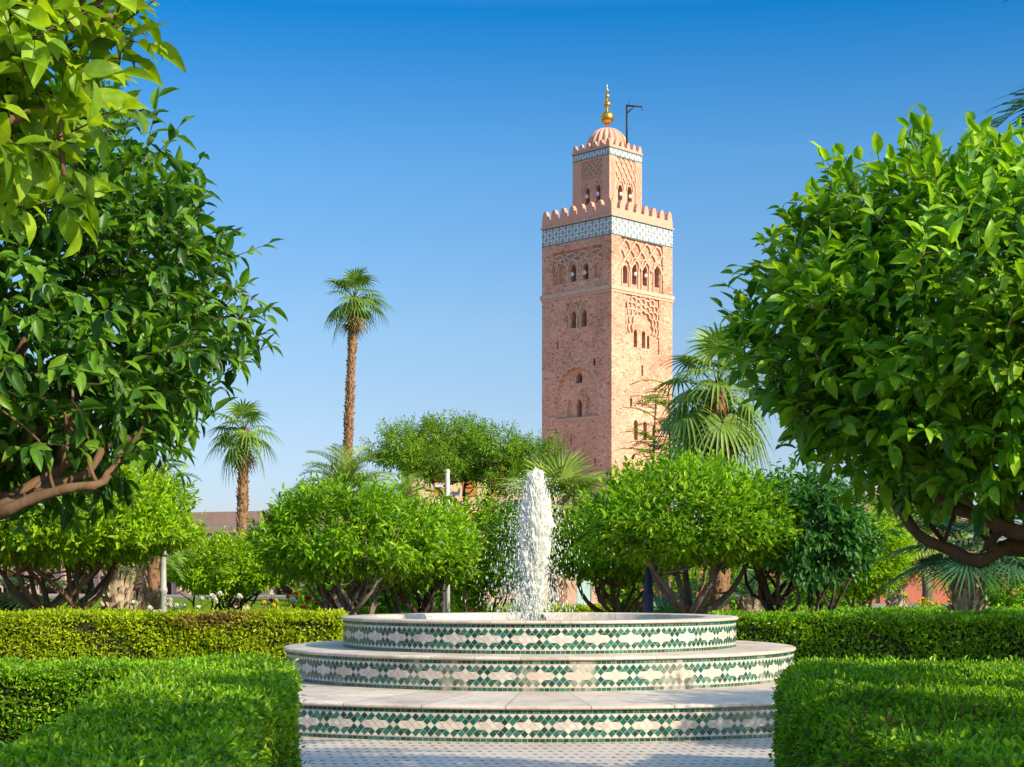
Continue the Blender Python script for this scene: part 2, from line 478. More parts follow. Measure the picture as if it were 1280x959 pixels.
def paving_mat():
    """pale glazed pavers with a small blue-grey lozenge in every second joint"""
    m, nt, out = new_mat('paving')
    L = nt.links
    t = nd(nt, 'ShaderNodeTexCoord')
    sx = nd(nt, 'ShaderNodeSeparateXYZ')
    L.new(t.outputs['Object'], sx.inputs[0])
    px_, py_ = 0.094, 0.25
    row = math_n(nt, 'DIVIDE', sx.outputs['Y'], py_)
    ri = math_n(nt, 'FLOOR', row)
    off = math_n(nt, 'MULTIPLY', ri, 0.46)
    colx = math_n(nt, 'ADD', math_n(nt, 'DIVIDE', sx.outputs['X'], px_), off)
    ci = math_n(nt, 'FLOOR', colx)
    fx = math_n(nt, 'SUBTRACT', math_n(nt, 'FRACT', colx), 0.5)
    fy = math_n(nt, 'SUBTRACT', math_n(nt, 'FRACT', row), 0.5)
    dd = math_n(nt, 'MAXIMUM', math_n(nt, 'ABSOLUTE', math_n(nt, 'ADD', fx, math_n(nt, 'MULTIPLY', fy, 0.35))), math_n(nt, 'ABSOLUTE', fy))
    inlay = math_n(nt, 'LESS_THAN', dd, 0.21)
    cmb = nd(nt, 'ShaderNodeCombineXYZ')
    L.new(ci, cmb.inputs[0]); L.new(ri, cmb.inputs[1])
    wn_ = nd(nt, 'ShaderNodeTexWhiteNoise', noise_dimensions='2D')
    L.new(cmb.outputs[0], wn_.inputs['Vector'])
    dark = ramp(nt, [(0, (.05, .13, .16)), (0.6, (.12, .20, .23)), (1, (.32, .35, .36))], wn_.outputs['Value'])
    nz = nd(nt, 'ShaderNodeTexNoise', Scale=1.3, Detail=6.0)
    L.new(t.outputs['Object'], nz.inputs['Vector'])
    pale = ramp(nt, [(0.3, (.48, .37, .29)), (0.7, (.62, .50, .41))], nz.outputs['Fac'])
    edge = math_n(nt, 'LESS_THAN', dd, 0.25)
    c = mix(nt, edge, pale, (.50, .43, .38))
    c = mix(nt, inlay, c, dark)
    wear = ramp(nt, [(0.5, (0, 0, 0)), (0.75, (.6, .6, .6))], nz.outputs['Fac'])
    c = mix(nt, wear, c, (.50, .43, .37))
    p = nd(nt, 'ShaderNodeBsdfPrincipled', Roughness=0.42)
    L.new(c, p.inputs['Base Color'])
    L.new(p.outputs[0], out.inputs['Surface'])
    return m


def lawn_mat():
    m, nt, out = new_mat('lawn')
    L = nt.links
    t = nd(nt, 'ShaderNodeTexCoord')
    b = nd(nt, 'ShaderNodeTexNoise', Scale=1.2, Detail=9.0, Roughness=0.7)
    L.new(t.outputs['Object'], b.inputs['Vector'])
    c = ramp(nt, [(0.3, (.06, .12, .008)), (0.55, (.12, .20, .012)), (0.75, (.22, .29, .02))], b.outputs['Fac'])
    p = nd(nt, 'ShaderNodeBsdfPrincipled', Roughness=0.9)
    p.inputs['Specular IOR Level'].default_value = 0.0
    L.new(c, p.inputs['Base Color'])
    L.new(p.outputs[0], out.inputs['Surface'])
    return m


def water_mat():
    m, nt, out = new_mat('pool_water')
    L = nt.links
    t = nd(nt, 'ShaderNodeTexCoord')
    b = nd(nt, 'ShaderNodeTexNoise', Scale=14.0, Detail=3.0)
    L.new(t.outputs['Object'], b.inputs['Vector'])
    p = nd(nt, 'ShaderNodeBsdfPrincipled', Roughness=0.06, IOR=1.33)
    p.inputs['Base Color'].default_value = (.20, .22, .17, 1)
    bp = nd(nt, 'ShaderNodeBump', Strength=0.9, Distance=0.02)
    L.new(b.outputs['Fac'], bp.inputs['Height']); L.new(bp.outputs[0], p.inputs['Normal'])
    L.new(p.outputs[0], out.inputs['Surface'])
    return m


def foam_mat(name, fac, base):
    m, nt, out = new_mat(name)
    L = nt.links
    p = nd(nt, 'ShaderNodeBsdfPrincipled', Roughness=0.35, IOR=1.33)
    p.inputs['Base Color'].default_value = (*base, 1)
    tr = nd(nt, 'ShaderNodeBsdfTranslucent')
    tr.inputs['Color'].default_value = (*base, 1)
    ms = nd(nt, 'ShaderNodeMixShader', Fac=fac)
    L.new(p.outputs[0], ms.inputs[1]); L.new(tr.outputs[0], ms.inputs[2])
    L.new(ms.outputs[0], out.inputs['Surface'])
    return m


M['soil'] = ground_mat(); M['paving'] = paving_mat(); M['lawn'] = lawn_mat(); M['water'] = water_mat()
M['foam'] = foam_mat('foam', 0.5, (.95, .94, .88))
M['spray'] = foam_mat('spray', 0.6, (.94, .94, .90))


# ------------------------------------------------------------------ foliage kit
def unit(a):
    return a / np.maximum(np.linalg.norm(a, axis=-1, keepdims=True), 1e-9)


# templates: verts as (along, side, up) and faces
T_NEAR = (np.array([(0, 0, 0)] + [q for t, w in ((.18, .30), (.45, .5), (.75, .33)) for q in ((t, -w, .16 * w * 2 - .22 * t * t), (t, 0, -.22 * t * t), (t, w, .16 * w * 2 - .22 * t * t))] + [(1, 0, -.22)], dtype=np.float32),
          [(0, 2, 1), (0, 3, 2), (1, 2, 5, 4), (2, 3, 6, 5), (4, 5, 8, 7), (5, 6, 9, 8), (7, 8, 10), (8, 9, 10)])
def fine_leaf(rows=((.07, .17), (.18, .37), (.36, .50), (.56, .49), (.75, .34), (.90, .14)), curl=.30):
    v = [(0, 0, 0)]
    for t, w in rows:
        for q in (-1, -.5, 0, .5, 1):
            v.append((t, w * q, .11 * abs(q) ** 1.3 * (w / .5) - curl * t * t + .015 * math.sin(9 * t + 2 * q)))
    v.append((1, 0, -curl - .03))
    f = [(0, 2 + k, 1 + k) for k in range(4)]
    for r_ in range(len(rows) - 1):
        for k in range(4):
            a = 1 + r_ * 5 + k
            f.append((a, a + 1, a + 6, a + 5))
    e = len(v) - 1; b = 1 + (len(rows) - 1) * 5
    f += [(b + k, b + k + 1, e) for k in range(4)]
    return np.array(v, dtype=np.float32), f


T_FINE = fine_leaf()
T_NEAR = fine_leaf(((.10, .24), (.34, .49), (.66, .42), (.88, .17)), .26)
T_MID = (np.array([(0, 0, 0), (.3, -.46, .1), (.72, -.34, -.0), (1, 0, -.16), (.72, .34, 0), (.3, .46, .1)], dtype=np.float32), [(0, 3, 2, 1), (0, 5, 4, 3)])
T_FAR = (np.array([(0, 0, 0), (.5, -.5, .08), (1, 0, -.12), (.5, .5, .08)], dtype=np.float32), [(0, 2, 1), (0, 3, 2)])


def leaf_mesh(name, P, D, N, S, mats, templ, width=0.46, smooth=False, midx=None):
    tv, tf = templ
    D = unit(D); B = unit(np.cross(N, D)); N2 = np.cross(D, B)
    n, k = len(P), len(tv)
    S = np.asarray(S).reshape(-1, 1, 1)
    V = P[:, None, :] + S * (tv[None, :, 0:1] * D[:, None, :] + width * tv[None, :, 1:2] * B[:, None, :] + tv[None, :, 2:3] * N2[:, None, :])
    fl = np.array([i for f in tf for i in f]); fc = np.array([len(f) for f in tf])
    loops = (np.arange(n)[:, None] * k + fl[None, :]).ravel()
    st = np.concatenate(([0], np.cumsum(fc)[:-1]))
    starts = (np.arange(n)[:, None] * len(fl) + st[None, :]).ravel()
    mi = None if midx is None else np.repeat(midx, len(tf))
    return np_mesh(name, V.reshape(-1, 3), loops, starts, mats, mi, smooth)


def sprays(O, D, Lg, k, size, rng, up=0.35, droop=0.15):
    """k leaves along each twig; returns leaf base, direction, normal, size and the twig tips"""
    n = len(O)
    D = unit(D)
    a = unit(np.cross(D, rng.normal(size=(n, 3)))); b = np.cross(D, a)
    i = np.arange(k)[None, :]
    t = (i + 0.6 + rng.uniform(-.3, .3, (n, k))) / k
    ph = i * 2.4 + rng.uniform(0, 6.28, (n, 1)) + rng.uniform(-.4, .4, (n, k))
    al = np.radians(72 - 50 * t + rng.uniform(-18, 18, (n, k)))
    P = O[:, None] + D[:, None] * (Lg[:, None] * t)[..., None]
    P[..., 2] += (up * 0.35 * Lg[:, None] * t * t)
    rad = a[:, None] * np.cos(ph)[..., None] + b[:, None] * np.sin(ph)[..., None]
    LD = D[:, None] * np.cos(al)[..., None] + rad * np.sin(al)[..., None]
    LD[..., 2] += rng.uniform(-droop * 2.2, up, (n, k))
    NN = np.array((0, 0, 1.0))[None, None] * 0.9 + D[:, None] * 0.55 + rng.normal(size=(n, k, 3)) * 0.35
    SZ = size * rng.uniform(.45, 1.15, (n, k)) * (1 - .25 * t)
    tips = O + D * Lg[:, None]; tips[:, 2] += up * .35 * Lg
    return P.reshape(-1, 3), unit(LD.reshape(-1, 3)), NN.reshape(-1, 3), SZ.ravel(), tips


def lump(dirs, rng, amp, freq=3.0):
    s = np.zeros(len(dirs))
    for q in range(5):
        w = rng.normal(size=3) * freq * (1 + .35 * q); p = rng.uniform(0, 6.28)
        s += np.sin(dirs @ w + p) / (1 + .4 * q)
    return 1 + amp * s / 2.2


def gaps(P, rng, freq):
    s = np.zeros(len(P))
    for q in range(4):
        s += np.sin(P @ (rng.normal(size=3) * freq) + rng.uniform(0, 6.28))
    return s


def crown_points(n, axes, rng, amp=0.13, flat=0.62, lo=0.6, gap=0.9, freq=2.6, front=None, gfreq=None):
    """twig roots through the outer part of a lumpy crown; local to the crown's middle"""
    d = unit(rng.normal(size=(int(n * 2.2), 3)))
    if front is not None:
        d = d[d[:, 1] < front]
    r_ = lump(d, rng, amp, freq)
    depth = lo + (1 - lo) * rng.uniform(0, 1, len(d)) ** 0.55
    ax = np.array(axes)
    p = d * ax * (r_ * depth)[:, None]
    below = p[:, 2] < 0
    p[below, 2] *= flat
    keep = gaps(p / ax.max(), rng, gfreq or 5.0) < gap + (depth < .8) * 1.0
    p, d = p[keep][:n], d[keep][:n]
    nrm = unit(d / ax)
    return p, nrm


def stems_into(mb, O, T, r0, rng, m=0):
    """thin three-sided twigs"""
    n = len(O)
    D = unit(T - O); a = unit(np.cross(D, rng.normal(size=(n, 3)))); b = np.cross(D, a)
    for i in range(n):
        v = []
        for q, rr in ((O[i], r0), (T[i], r0 * .35)):
            for k in range(3):
                an = 2.094 * k
                v.append(q + (a[i] * math.cos(an) + b[i] * math.sin(an)) * rr)
        mb.add(v, [(0, 1, 4, 3), (1, 2, 5, 4), (2, 0, 3, 5)], m)


def limb(mb, p0, p1, r0, r1, rng, bend=0.12, seg=7, sides=8, m=0, rough=0.07, sag=0.0):
    p0, p1 = Vector(p0), Vector(p1)
    L_ = (p1 - p0).length
    off = Vector((rng.normal(), rng.normal(), rng.normal() * .5)) * bend * L_
    off2 = Vector((rng.normal(), rng.normal(), rng.normal() * .5)) * bend * .5 * L_
    pts, rad = [], []
    for i in range(seg + 1):
        t = i / seg
        q = p0.lerp(p1, t) + off * math.sin(math.pi * t) + off2 * math.sin(2 * math.pi * t)
        q.z += sag * L_ * math.sin(math.pi * t)
        pts.append(q); rad.append(r0 + (r1 - r0) * t)
    mb.tube(pts, rad, sides, m, True, rng, rough)
    return pts


def skeleton(mb, bases, fork, center, axes, r0, rng, limbs=6, subs=3, reach=0.68, twist=.09):
    """trunks that fork into limbs reaching into the crown; returns limb ends"""
    ends = []
    cx, cy, cz = center
    for (bx, by) in bases:
        top = Vector((bx * .55 + rng.normal() * .05, by * .55 + rng.normal() * .05, fork * rng.uniform(.85, 1.1)))
        limb(mb, (bx, by, -.05), top, r0 * 1.25, r0 * .85, rng, .07, 6, 10)
        a0 = rng.uniform(0, 6.28)
        for i in range(limbs):
            an = a0 + i * 6.28 / limbs + rng.uniform(-.3, .3)
            el = rng.uniform(.02, .9)
            tgt = Vector((cx + axes[0] * reach * math.cos(an) * math.cos(el), cy + axes[1] * reach * math.sin(an) * math.cos(el), cz + axes[2] * reach * math.sin(el)))
            pts = limb(mb, top, tgt, r0 * .6, r0 * .16, rng, twist, 8, 7, sag=-.06)
            for j in range(subs):
                s_ = pts[rng.integers(3, 7)]
                t2 = s_ + Vector((rng.normal() * axes[0] * .2, rng.normal() * axes[1] * .2, abs(rng.normal()) * axes[2] * .35))
                limb(mb, s_, t2, r0 * .26, r0 * .07, rng, .15, 5, 5)
                ends.append(t2)
    return ends


def clipped_tree(name, label, loc, cz, axes, leaf, twigs, k, seed, bases=((0, 0),), fork=0.8, r0=.09, mat='mid_leaf', bark='bark', templ=T_MID,
                 group=None, cat='tree', twig_len=None, amp=.12, flat=.62, lo=.6, gap=.9, limbs=6, front=None, wid=.46, smooth=False, shoots=0, coff=(0, 0), stems=False, up=.35, droop=.15, paths=None, nose=0):
    rng = np.random.default_rng(seed)
    t = thing(name, (loc[0], loc[1], 0), label, cat, group)
    mb = MB()
    if paths is None:
        skeleton(mb, bases, fork, (coff[0], coff[1], cz), axes, r0, rng, limbs)
    else:
        bx, by = bases[0]
        limb(mb, (bx, by, -.05), (bx * .97, by, fork), r0 * 1.2, r0 * .85, rng, .04, 7, 12)
        for pts, ra, rb in paths:
            q = [Vector((bx * .97, by, fork))] + [Vector(p_) - Vector((loc[0], loc[1], 0)) for p_ in pts]
            fine = []
            for i in range(len(q) - 1):
                p0, p1, p2, p3 = q[max(0, i - 1)], q[i], q[i + 1], q[min(len(q) - 1, i + 2)]
                for j in range(4):
                    u = j / 4
                    fine.append(.5 * ((2 * p1) + (p2 - p0) * u + (2 * p0 - 5 * p1 + 4 * p2 - p3) * u * u + (3 * p1 - p0 - 3 * p2 + p3) * u ** 3))
            fine.append(q[-1])
            n_ = len(fine) - 1
            mb.tube(fine, [(ra + (rb - ra) * i / n_) * (1 + .10 * math.sin(i * 1.7)) for i in range(n_ + 1)], 9, 0, True, rng, .10)
            for j in range(3):
                s_ = fine[int(rng.integers(n_ // 3, n_))]
                limb(mb, s_, s_ + Vector((rng.normal() * .22, rng.normal() * .22, .18 + abs(rng.normal()) * .25)), rb * .8, rb * .3, rng, .14, 6, 5)
    P, nr = crown_points(twigs, axes, rng, amp, flat, lo, gap, front=front)
    P = P + np.array((coff[0], coff[1], cz))
    D = nr * .8 + rng.normal(size=P.shape) * .45; D[:, 2] += up
    TL = (twig_len or leaf * 2.6) * rng.uniform(.6, 1.25, len(P))
    if shoots:
        s_ = rng.choice(np.where(nr[:, 2] > .45)[0], shoots, replace=False)
        TL[s_] *= rng.uniform(1.5, 2.4, shoots); D[s_, 2] += .9
    O = P - unit(D) * TL[:, None] * .5
    LP, LD, LN, LS, tips = sprays(O, D, TL, k, leaf, rng, up, droop)
    crown = link('crown', leaf_mesh('crown', LP, LD, LN, LS, [M[mat]], templ, wid, smooth), t)
    if stems:
        stems_into(mb, O, tips, leaf * .028, rng, 1)
    mb.build('trunk', [M[bark], M['twig']], t)
    return t


def hedge(name, label, poly, top, leaf, per_m2, seed, mat='hedge_leaf', group=None, inset=.07, rough=.05, sides=None, round_=.10, brown=0.0, templ=T_MID, shoot=.08):
    """a clipped hedge: a leafy shell round a solid dark core that stands for inner shade"""
    rng = np.random.default_rng(seed)
    pts = [Vector((x, y)) for x, y in poly]
    n = len(pts)
    area2 = sum(pts[i].x * pts[(i + 1) % n].y - pts[(i + 1) % n].x * pts[i].y for i in range(n))
    if area2 < 0: pts.reverse()
    c = sum(pts, Vector((0, 0))) / n
    o = thing(name, (c.x, c.y, 0), label, 'hedge', group)
    loc = [p - c for p in pts]
    A = np.array([(p.x, p.y) for p in loc])

    def inside(q):
        r_ = np.zeros(len(q), bool)
        j = n - 1
        for i in range(n):
            xi, yi = A[i]; xj, yj = A[j]
            cnd = ((yi > q[:, 1]) != (yj > q[:, 1])) & (q[:, 0] < (xj - xi) * (q[:, 1] - yi) / (yj - yi + 1e-12) + xi)
            r_ ^= cnd; j = i
        return r_

    def edge_d(q):
        d = np.full(len(q), 1e9)
        for i in range(n):
            a, b = A[i], A[(i + 1) % n]
            ab = b - a
            t = np.clip(((q - a) @ ab) / (ab @ ab), 0, 1)
            d = np.minimum(d, np.linalg.norm(q - a - t[:, None] * ab, axis=1))
        return d
    lo_, hi = A.min(0), A.max(0)
    bb = (hi - lo_)
    nt_ = int(bb[0] * bb[1] * per_m2)
    q = rng.uniform(lo_, hi, (nt_, 2))
    q = q[inside(q)]
    ed = edge_d(q)
    ph = rng.uniform(0, 6.28, 6)
    und = lambda x, y: rough * (np.sin(x * 2.1 + ph[0]) * np.sin(y * 1.7 + ph[1]) + .6 * np.sin(x * 5.3 + ph[2] + y * 3.1) + .4 * np.sin(y * 9.1 + ph[3]))
    zt = top + und(q[:, 0], q[:, 1]) * .6 - np.where(ed < round_, (round_ - ed) ** 2 / round_ * .8, 0) - rng.uniform(0, .09, len(q)) ** 1.0
    P = [np.column_stack((q, zt))]
    Nn = [np.tile((0, 0, 1.0), (len(q), 1))]
    for i in range(n):
        if sides is not None and i not in sides: continue
        a, b = A[i], A[(i + 1) % n]
        L_ = np.linalg.norm(b - a)
        m_ = int(L_ * top * per_m2)
        t = rng.uniform(0, 1, m_); z = rng.uniform(0.02, 1, m_) ** .85 * top
        out_ = np.array(((b - a)[1], -(b - a)[0])) / L_
        base = a + t[:, None] * (b - a)
        dep = und(base[:, 0] + z * 1.3, base[:, 1] + z) * .8 - rng.uniform(0, .09, m_) - np.where(top - z < round_, (round_ - (top - z)) ** 2 / round_ * .8, 0)
        pos = base + out_ * dep[:, None]
        P.append(np.column_stack((pos, z)))
        Nn.append(np.tile((out_[0], out_[1], .15), (m_, 1)))
    P = np.concatenate(P); Nn = np.concatenate(Nn)
    D = Nn * .6 + rng.normal(size=P.shape) * .8; D[:, 2] += .3
    NN = Nn * .7 + rng.normal(size=P.shape) * .7 + np.array((0, 0, .35))
    S = leaf * rng.uniform(.6, 1.25, len(P))
    s_ = rng.uniform(size=len(P)) < .06
    P[s_] += unit(D[s_]) * rng.uniform(0, shoot, (s_.sum(), 1))
    mi = None; mats = [M[mat], M['hedge_core']]
    if brown:
        mats.append(M['rust_leaf'])
        g = gaps(P * np.array((1, 1, 2.0)), rng, 1.6) + rng.normal(size=len(P)) * .5
        mi = np.where(g > brown, 2, 0)
    me = leaf_mesh('foliage', P, D, NN, S, mats, templ, .5, False, mi)
    link('foliage', me, o)
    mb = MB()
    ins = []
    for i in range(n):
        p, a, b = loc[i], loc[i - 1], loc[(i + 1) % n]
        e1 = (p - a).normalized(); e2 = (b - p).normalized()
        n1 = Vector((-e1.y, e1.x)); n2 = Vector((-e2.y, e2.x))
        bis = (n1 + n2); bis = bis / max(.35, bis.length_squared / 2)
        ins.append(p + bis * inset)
    mb.prism([(p.x, p.y) for p in ins], 0.0, top - inset - .02)  # solid block in dark twig tones, added to stop light and darken gaps
    mb.build('shade_core', [M['hedge_core']], o)
    return o


# ------------------------------------------------------------------ palms
def fan_frond(R_, pet, elev, droop, rng, nseg=26, spread=150, cup=.12):
    mb = MB()
    pts = []
    d = Vector((math.cos(elev), 0, math.sin(elev)))
    for i in range(5):
        t = i / 4
        pts.append(d * pet * t + Vector((0, 0, -.10 * pet * t * t)))
    mb.tube(pts, [.03 * R_, .026 * R_, .02 * R_, .016 * R_, .012 * R_], 4)
    hub = pts[-1]
    f = (pts[-1] - pts[-2]).normalized()
    f = (f + Vector((0, 0, -.35))).normalized()
    y = Vector((0, 1, 0)); u = f.cross(y) * -1
    if u.z < 0 and abs(f.z) < .95: u = -u
    dth = R(spread * 2) / nseg
    for i in range(nseg):
        th = -R(spread) + dth * (i + .5)
        Ls = R_ * (.72 + .28 * math.cos(th * .6)) * rng.uniform(.9, 1.06)
        dr = f * math.cos(th) + y * math.sin(th)
        sd = (-f * math.sin(th) + y * math.cos(th))
        vs_, fs = [], []
        jit = rng.uniform(-.06, .06)
        for j, t in enumerate((.04, .38, .62, .82, 1.0)):
            w = (Ls * t * math.tan(dth / 2) if t <= .4 else Ls * .38 * math.tan(dth / 2) * (1 - (t - .38) / .62) ** .8)
            w = max(w, .002)
            c = hub + dr * Ls * t + u * cup * Ls * (t - t * t) + sd * jit * Ls * max(0, t - .4)
            c.z -= droop * Ls * max(0, t - .35) ** 1.7 * rng.uniform(.8, 1.2)
            fold = .35 * w
            vs_ += [c - sd * w + u * fold, c, c + sd * w + u * fold]
        for j in range(4):
            b = j * 3
            fs += [(b, b + 1, b + 4, b + 3), (b + 1, b + 2, b + 5, b + 4)]
        mb.add(vs_, fs, 0, False)
    return mb


def feather_frond(L_, elev, curl, rng, pairs=34, leaflet=.3, wid=.018, vee=.5, fwd=.75):
    mb = MB()
    pts = []
    p = Vector((0, 0, 0)); an = elev
    for i in range(13):
        pts.append(p.copy())
        p = p + Vector((math.cos(an), 0, math.sin(an))) * (L_ / 12)
        an -= curl / 12 * (0.5 + i / 12)
    mb.tube(pts, [L_ * .012 * (1 - .85 * i / 12) for i in range(13)], 4)
    for i in range(pairs):
        t = .12 + .88 * (i + .5) / pairs
        fi = t * 12; k = min(11, int(fi)); c = pts[k].lerp(pts[k + 1], fi - k)
        tg = (pts[k + 1] - pts[k]).normalized()
        up = Vector((0, 1, 0)).cross(tg) * -1
        if up.z < 0: up = -up
        ll = leaflet * L_ * (math.sin(math.pi * min(1, .18 + t * .8)) ** .6) * rng.uniform(.85, 1.1)
        for s in (-1, 1):
            d = (tg * fwd * (1 + .6 * t) + Vector((0, s, 0)) + up * vee).normalized()
            d = (d + Vector((rng.normal(), rng.normal(), rng.normal())) * .05).normalized()
            w = wid * L_ * rng.uniform(.8, 1.1)
            sdv = tg * w
            m_ = c + d * ll * .5
            e = c + d * ll + Vector((0, 0, -.18 * ll))
            mb.add([c - sdv * .4, c + sdv * .4, m_ + sdv * .5, e, m_ - sdv * .5], [(0, 1, 2, 4), (4, 2, 3)], 0)
    return mb


def palm_trunk(mb, h, r_bot, r_top, rng, lean=(0, 0), scales=True, wob=.03, rowh=.16, flap=.12, m=0):
    n = max(8, int(h / .3))
    pts, rad = [], []
    ph = rng.uniform(0, 6.28)
    for i in range(n + 1):
        t = i / n
        pts.append(Vector((lean[0] * t ** 1.5 + wob * math.sin(t * 5 + ph), lean[1] * t, h * t - (.1 if i == 0 else 0))))
        rad.append((r_bot + (r_top - r_bot) * min(1, t * 1.3)) * (1 + .05 * math.sin(t * 23) + rng.uniform(-.03, .03)))
    mb.tube(pts, rad, 12, m, True, rng, .06)
    if scales:
        z = .02
        while z < h:
            t = z / h
            k = min(n - 1, int(t * n)); c = pts[k].lerp(pts[k + 1], t * n - k)
            r_ = rad[k]
            nn = max(6, int(2 * math.pi * r_ / .13))
            a0 = rng.uniform(0, 6.28)
            for i in range(nn):
                if rng.uniform() < .2: continue
                a = a0 + 6.28 * i / nn + rng.uniform(-.15, .15)
                rd = Vector((math.cos(a), math.sin(a), 0)); td = Vector((-math.sin(a), math.cos(a), 0))
                w = 2.2 * r_ / nn * rng.uniform(.7, 1.1); hh = rowh * rng.uniform(.9, 1.5); o_ = flap * r_ * rng.uniform(.6, 1.8)
                b = c + rd * r_ * .96
                mb.add([b - td * w, b + td * w, b + td * w * .5 + rd * o_ + Vector((0, 0, hh)), b - td * w * .5 + rd * o_ + Vector((0, 0, hh)), b + Vector((0, 0, hh * .9)) - rd * .02],
                       [(0, 1, 2, 3), (1, 4, 2), (0, 3, 4), (3, 2, 4)], m)
            z += rowh
    return pts[-1]


def fan_palm(name, label, loc, h, r_trunk, R_, pet, seed, mat='palm_leaf', bark='palm_bark', n_live=30, n_dead=10, group=None, lean=(0, 0), nseg=26, emin=-50, emax=80, droop=.35, flap=.12, az=None):
    rng = np.random.default_rng(seed)
    t = thing(name, loc, label, 'palm', group)
    mb = MB()
    topp = palm_trunk(mb, h, r_trunk * 1.25, r_trunk, rng, lean, flap=flap)
    mb.build('trunk', [M[bark]], t)
    vars_ = []
    for e in (75, 50, 25, 5, -18, -42):
        vars_.append((e, fan_frond(R_, pet, R(e), droop * (1 + max(0, 30 - e) / 60), rng, nseg).mesh('frond', [M[mat]])))
    for i in range(n_live):
        e = emax - (emax - emin) * ((i + .5) / n_live) ** .9 + rng.uniform(-8, 8)
        me = min(vars_, key=lambda v: abs(v[0] - e))[1]
        f = link('frond', me, t)
        f.location = topp + Vector((0, 0, -.25 * R_ * i / n_live))
        f.rotation_euler = (rng.uniform(-.15, .15), rng.uniform(-.12, .12), (i * 2.4 + rng.uniform(-.3, .3)) if az is None else az[0] + (az[1] - az[0]) * rng.uniform())
        s = rng.uniform(.85, 1.1); f.scale = (s, s, s)
    if n_dead:
        dm = fan_frond(R_ * .8, pet * .7, R(-68), .15, rng, 14, 80).mesh('frond', [M['palm_dead']])
        for i in range(n_dead):
            f = link('dead_frond', dm, t)
            f.location = topp + Vector((0, 0, -.25 * R_ - rng.uniform(0, .3)))
            f.rotation_euler = (rng.uniform(-.1, .1), rng.uniform(-.15, .25), i * 2.4)
    return t


def feather_palm(name, label, loc, h, r_trunk, L_, seed, mat='palm_leaf', bark='palm_bark', n=26, group=None, emin=-20, emax=80, leaflet=.3, az=None, lean=(0, 0), wid=.018, pairs=34):
    rng = np.random.default_rng(seed)
    t = thing(name, loc, label, 'palm', group)
    topp = Vector((0, 0, h))
    if h > 0.05:
        mb = MB()
        topp = palm_trunk(mb, h, r_trunk * 1.15, r_trunk, rng, lean, flap=.25)
        mb.build('trunk', [M[bark]], t)
    vars_ = [(e, feather_frond(L_, R(e), R(95 if e > 30 else 70), rng, pairs, leaflet, wid).mesh('frond', [M[mat]])) for e in (80, 60, 40, 20, 0, -20)]
    for i in range(n):
        e = emax - (emax - emin) * ((i + .5) / n) + rng.uniform(-6, 6)
        f = link('frond', min(vars_, key=lambda v: abs(v[0] - e))[1], t)
        f.location = topp
        f.rotation_euler = (rng.uniform(-.2, .2), rng.uniform(-.1, .1), i * 2.4 + rng.uniform(-.3, .3) if az is None else rng.uniform(*az))
        s = rng.uniform(.85, 1.1); f.scale = (s, s, s)
    return t


# ================================================================== SETTING
mb = MB()
mb.add([(-1500, -60, 0), (1500, -60, 0), (1500, 2400, 0), (-1500, 2400, 0)], [(0, 1, 2, 3)])
tag(mb.build('ground', [M['soil']]), kind='structure')
FX, FY = 0.357, 21.0                                    # fountain centre
mb = MB()
mb.lathe([(0.01, .006), (8.6, .006)], 96, (0, 0), smooth=False)
o = mb.build('plaza_paving', [M['paving']]); o.location = (FX, FY, 0)
tag(o, kind='structure')
mb = MB()
mb.add([(-3.2, 2, .004), (3.2, 2, .004), (3.2, 13.4, .004), (-3.2, 13.4, .004)], [(0, 1, 2, 3)])
tag(mb.build('path', [M['paving']]), kind='structure')
mb = MB()
mb.add([(-60, 31, .008), (60, 31, .008), (60, 80, .008), (-60, 150, .008)], [(0, 1, 2, 3)])
tag(mb.build('lawn', [M['lawn']]), kind='structure')
mb = MB()
mb.add([(4, 82, .012), (70, 82, .012), (70, 108, .012), (4, 108, .012)], [(0, 1, 2, 3)])
tag(mb.build('road', [M['asphalt']]), kind='structure')
mb = MB()
mb.add([(-60, 151, .012), (-8, 151, .012), (-8, 168, .012), (-60, 168, .012)], [(0, 1, 2, 3)])
tag(mb.build('pavement', [M['asphalt']]), kind='structure')


mb = MB()
mb.add([(-70, 172, .02), (120, 172, .02), (120, 330, .02), (-70, 330, .02)], [(0, 1, 2, 3)])
tag(mb.build('pavement', [noisy('pink_paving', (.55, .36, .26), (.64, .44, .33), 0.6, 0.9)]), kind='structure')


# ================================================================== MINARET
AT = R(44.7)
TW = 13.34
TC = Vector((13.82, 222.0))                              # nearest corner of the shaft
cA, sA = math.cos(AT), math.sin(AT)
LD_, RD_ = Vector((-cA, sA)), Vector((sA, cA))           # along the left and the right face, away from the corner
MID = TC + (LD_ + RD_) * TW / 2
minaret = thing('minaret', (MID.x, MID.y, 0), 'tall square pink stone minaret with gold finial rising behind the garden', 'tower')


class Face:
    """a wall plane: s metres from the near corner, z height; depth counts inwards"""
    def __init__(f, corner, d, n): f.c, f.d, f.n = corner, d, n

    def p(f, s, z, dep=0.0):
        q = f.c + f.d * s - f.n * dep
        return (q.x - MID.x, q.y - MID.y, z)

    def px(f, px, py):
        k = (px - 640) / F
        s = (f.c.x - k * f.c.y) / (k * f.d.y - f.d.x)
        Y = f.c.y + s * f.d.y
        return (s, EYE + (HZ - py) * Y / F)


FL = Face(TC, LD_, Vector((-sA, -cA)))
FR = Face(TC, RD_, Vector((cA, -sA)))


def pip(p, poly):
    r_ = False
    j = len(poly) - 1
    for i in range(len(poly)):
        if (poly[i][1] > p[1]) != (poly[j][1] > p[1]) and p[0] < (poly[j][0] - poly[i][0]) * (p[1] - poly[i][1]) / (poly[j][1] - poly[i][1]) + poly[i][0]:
            r_ = not r_
        j = i
    return r_


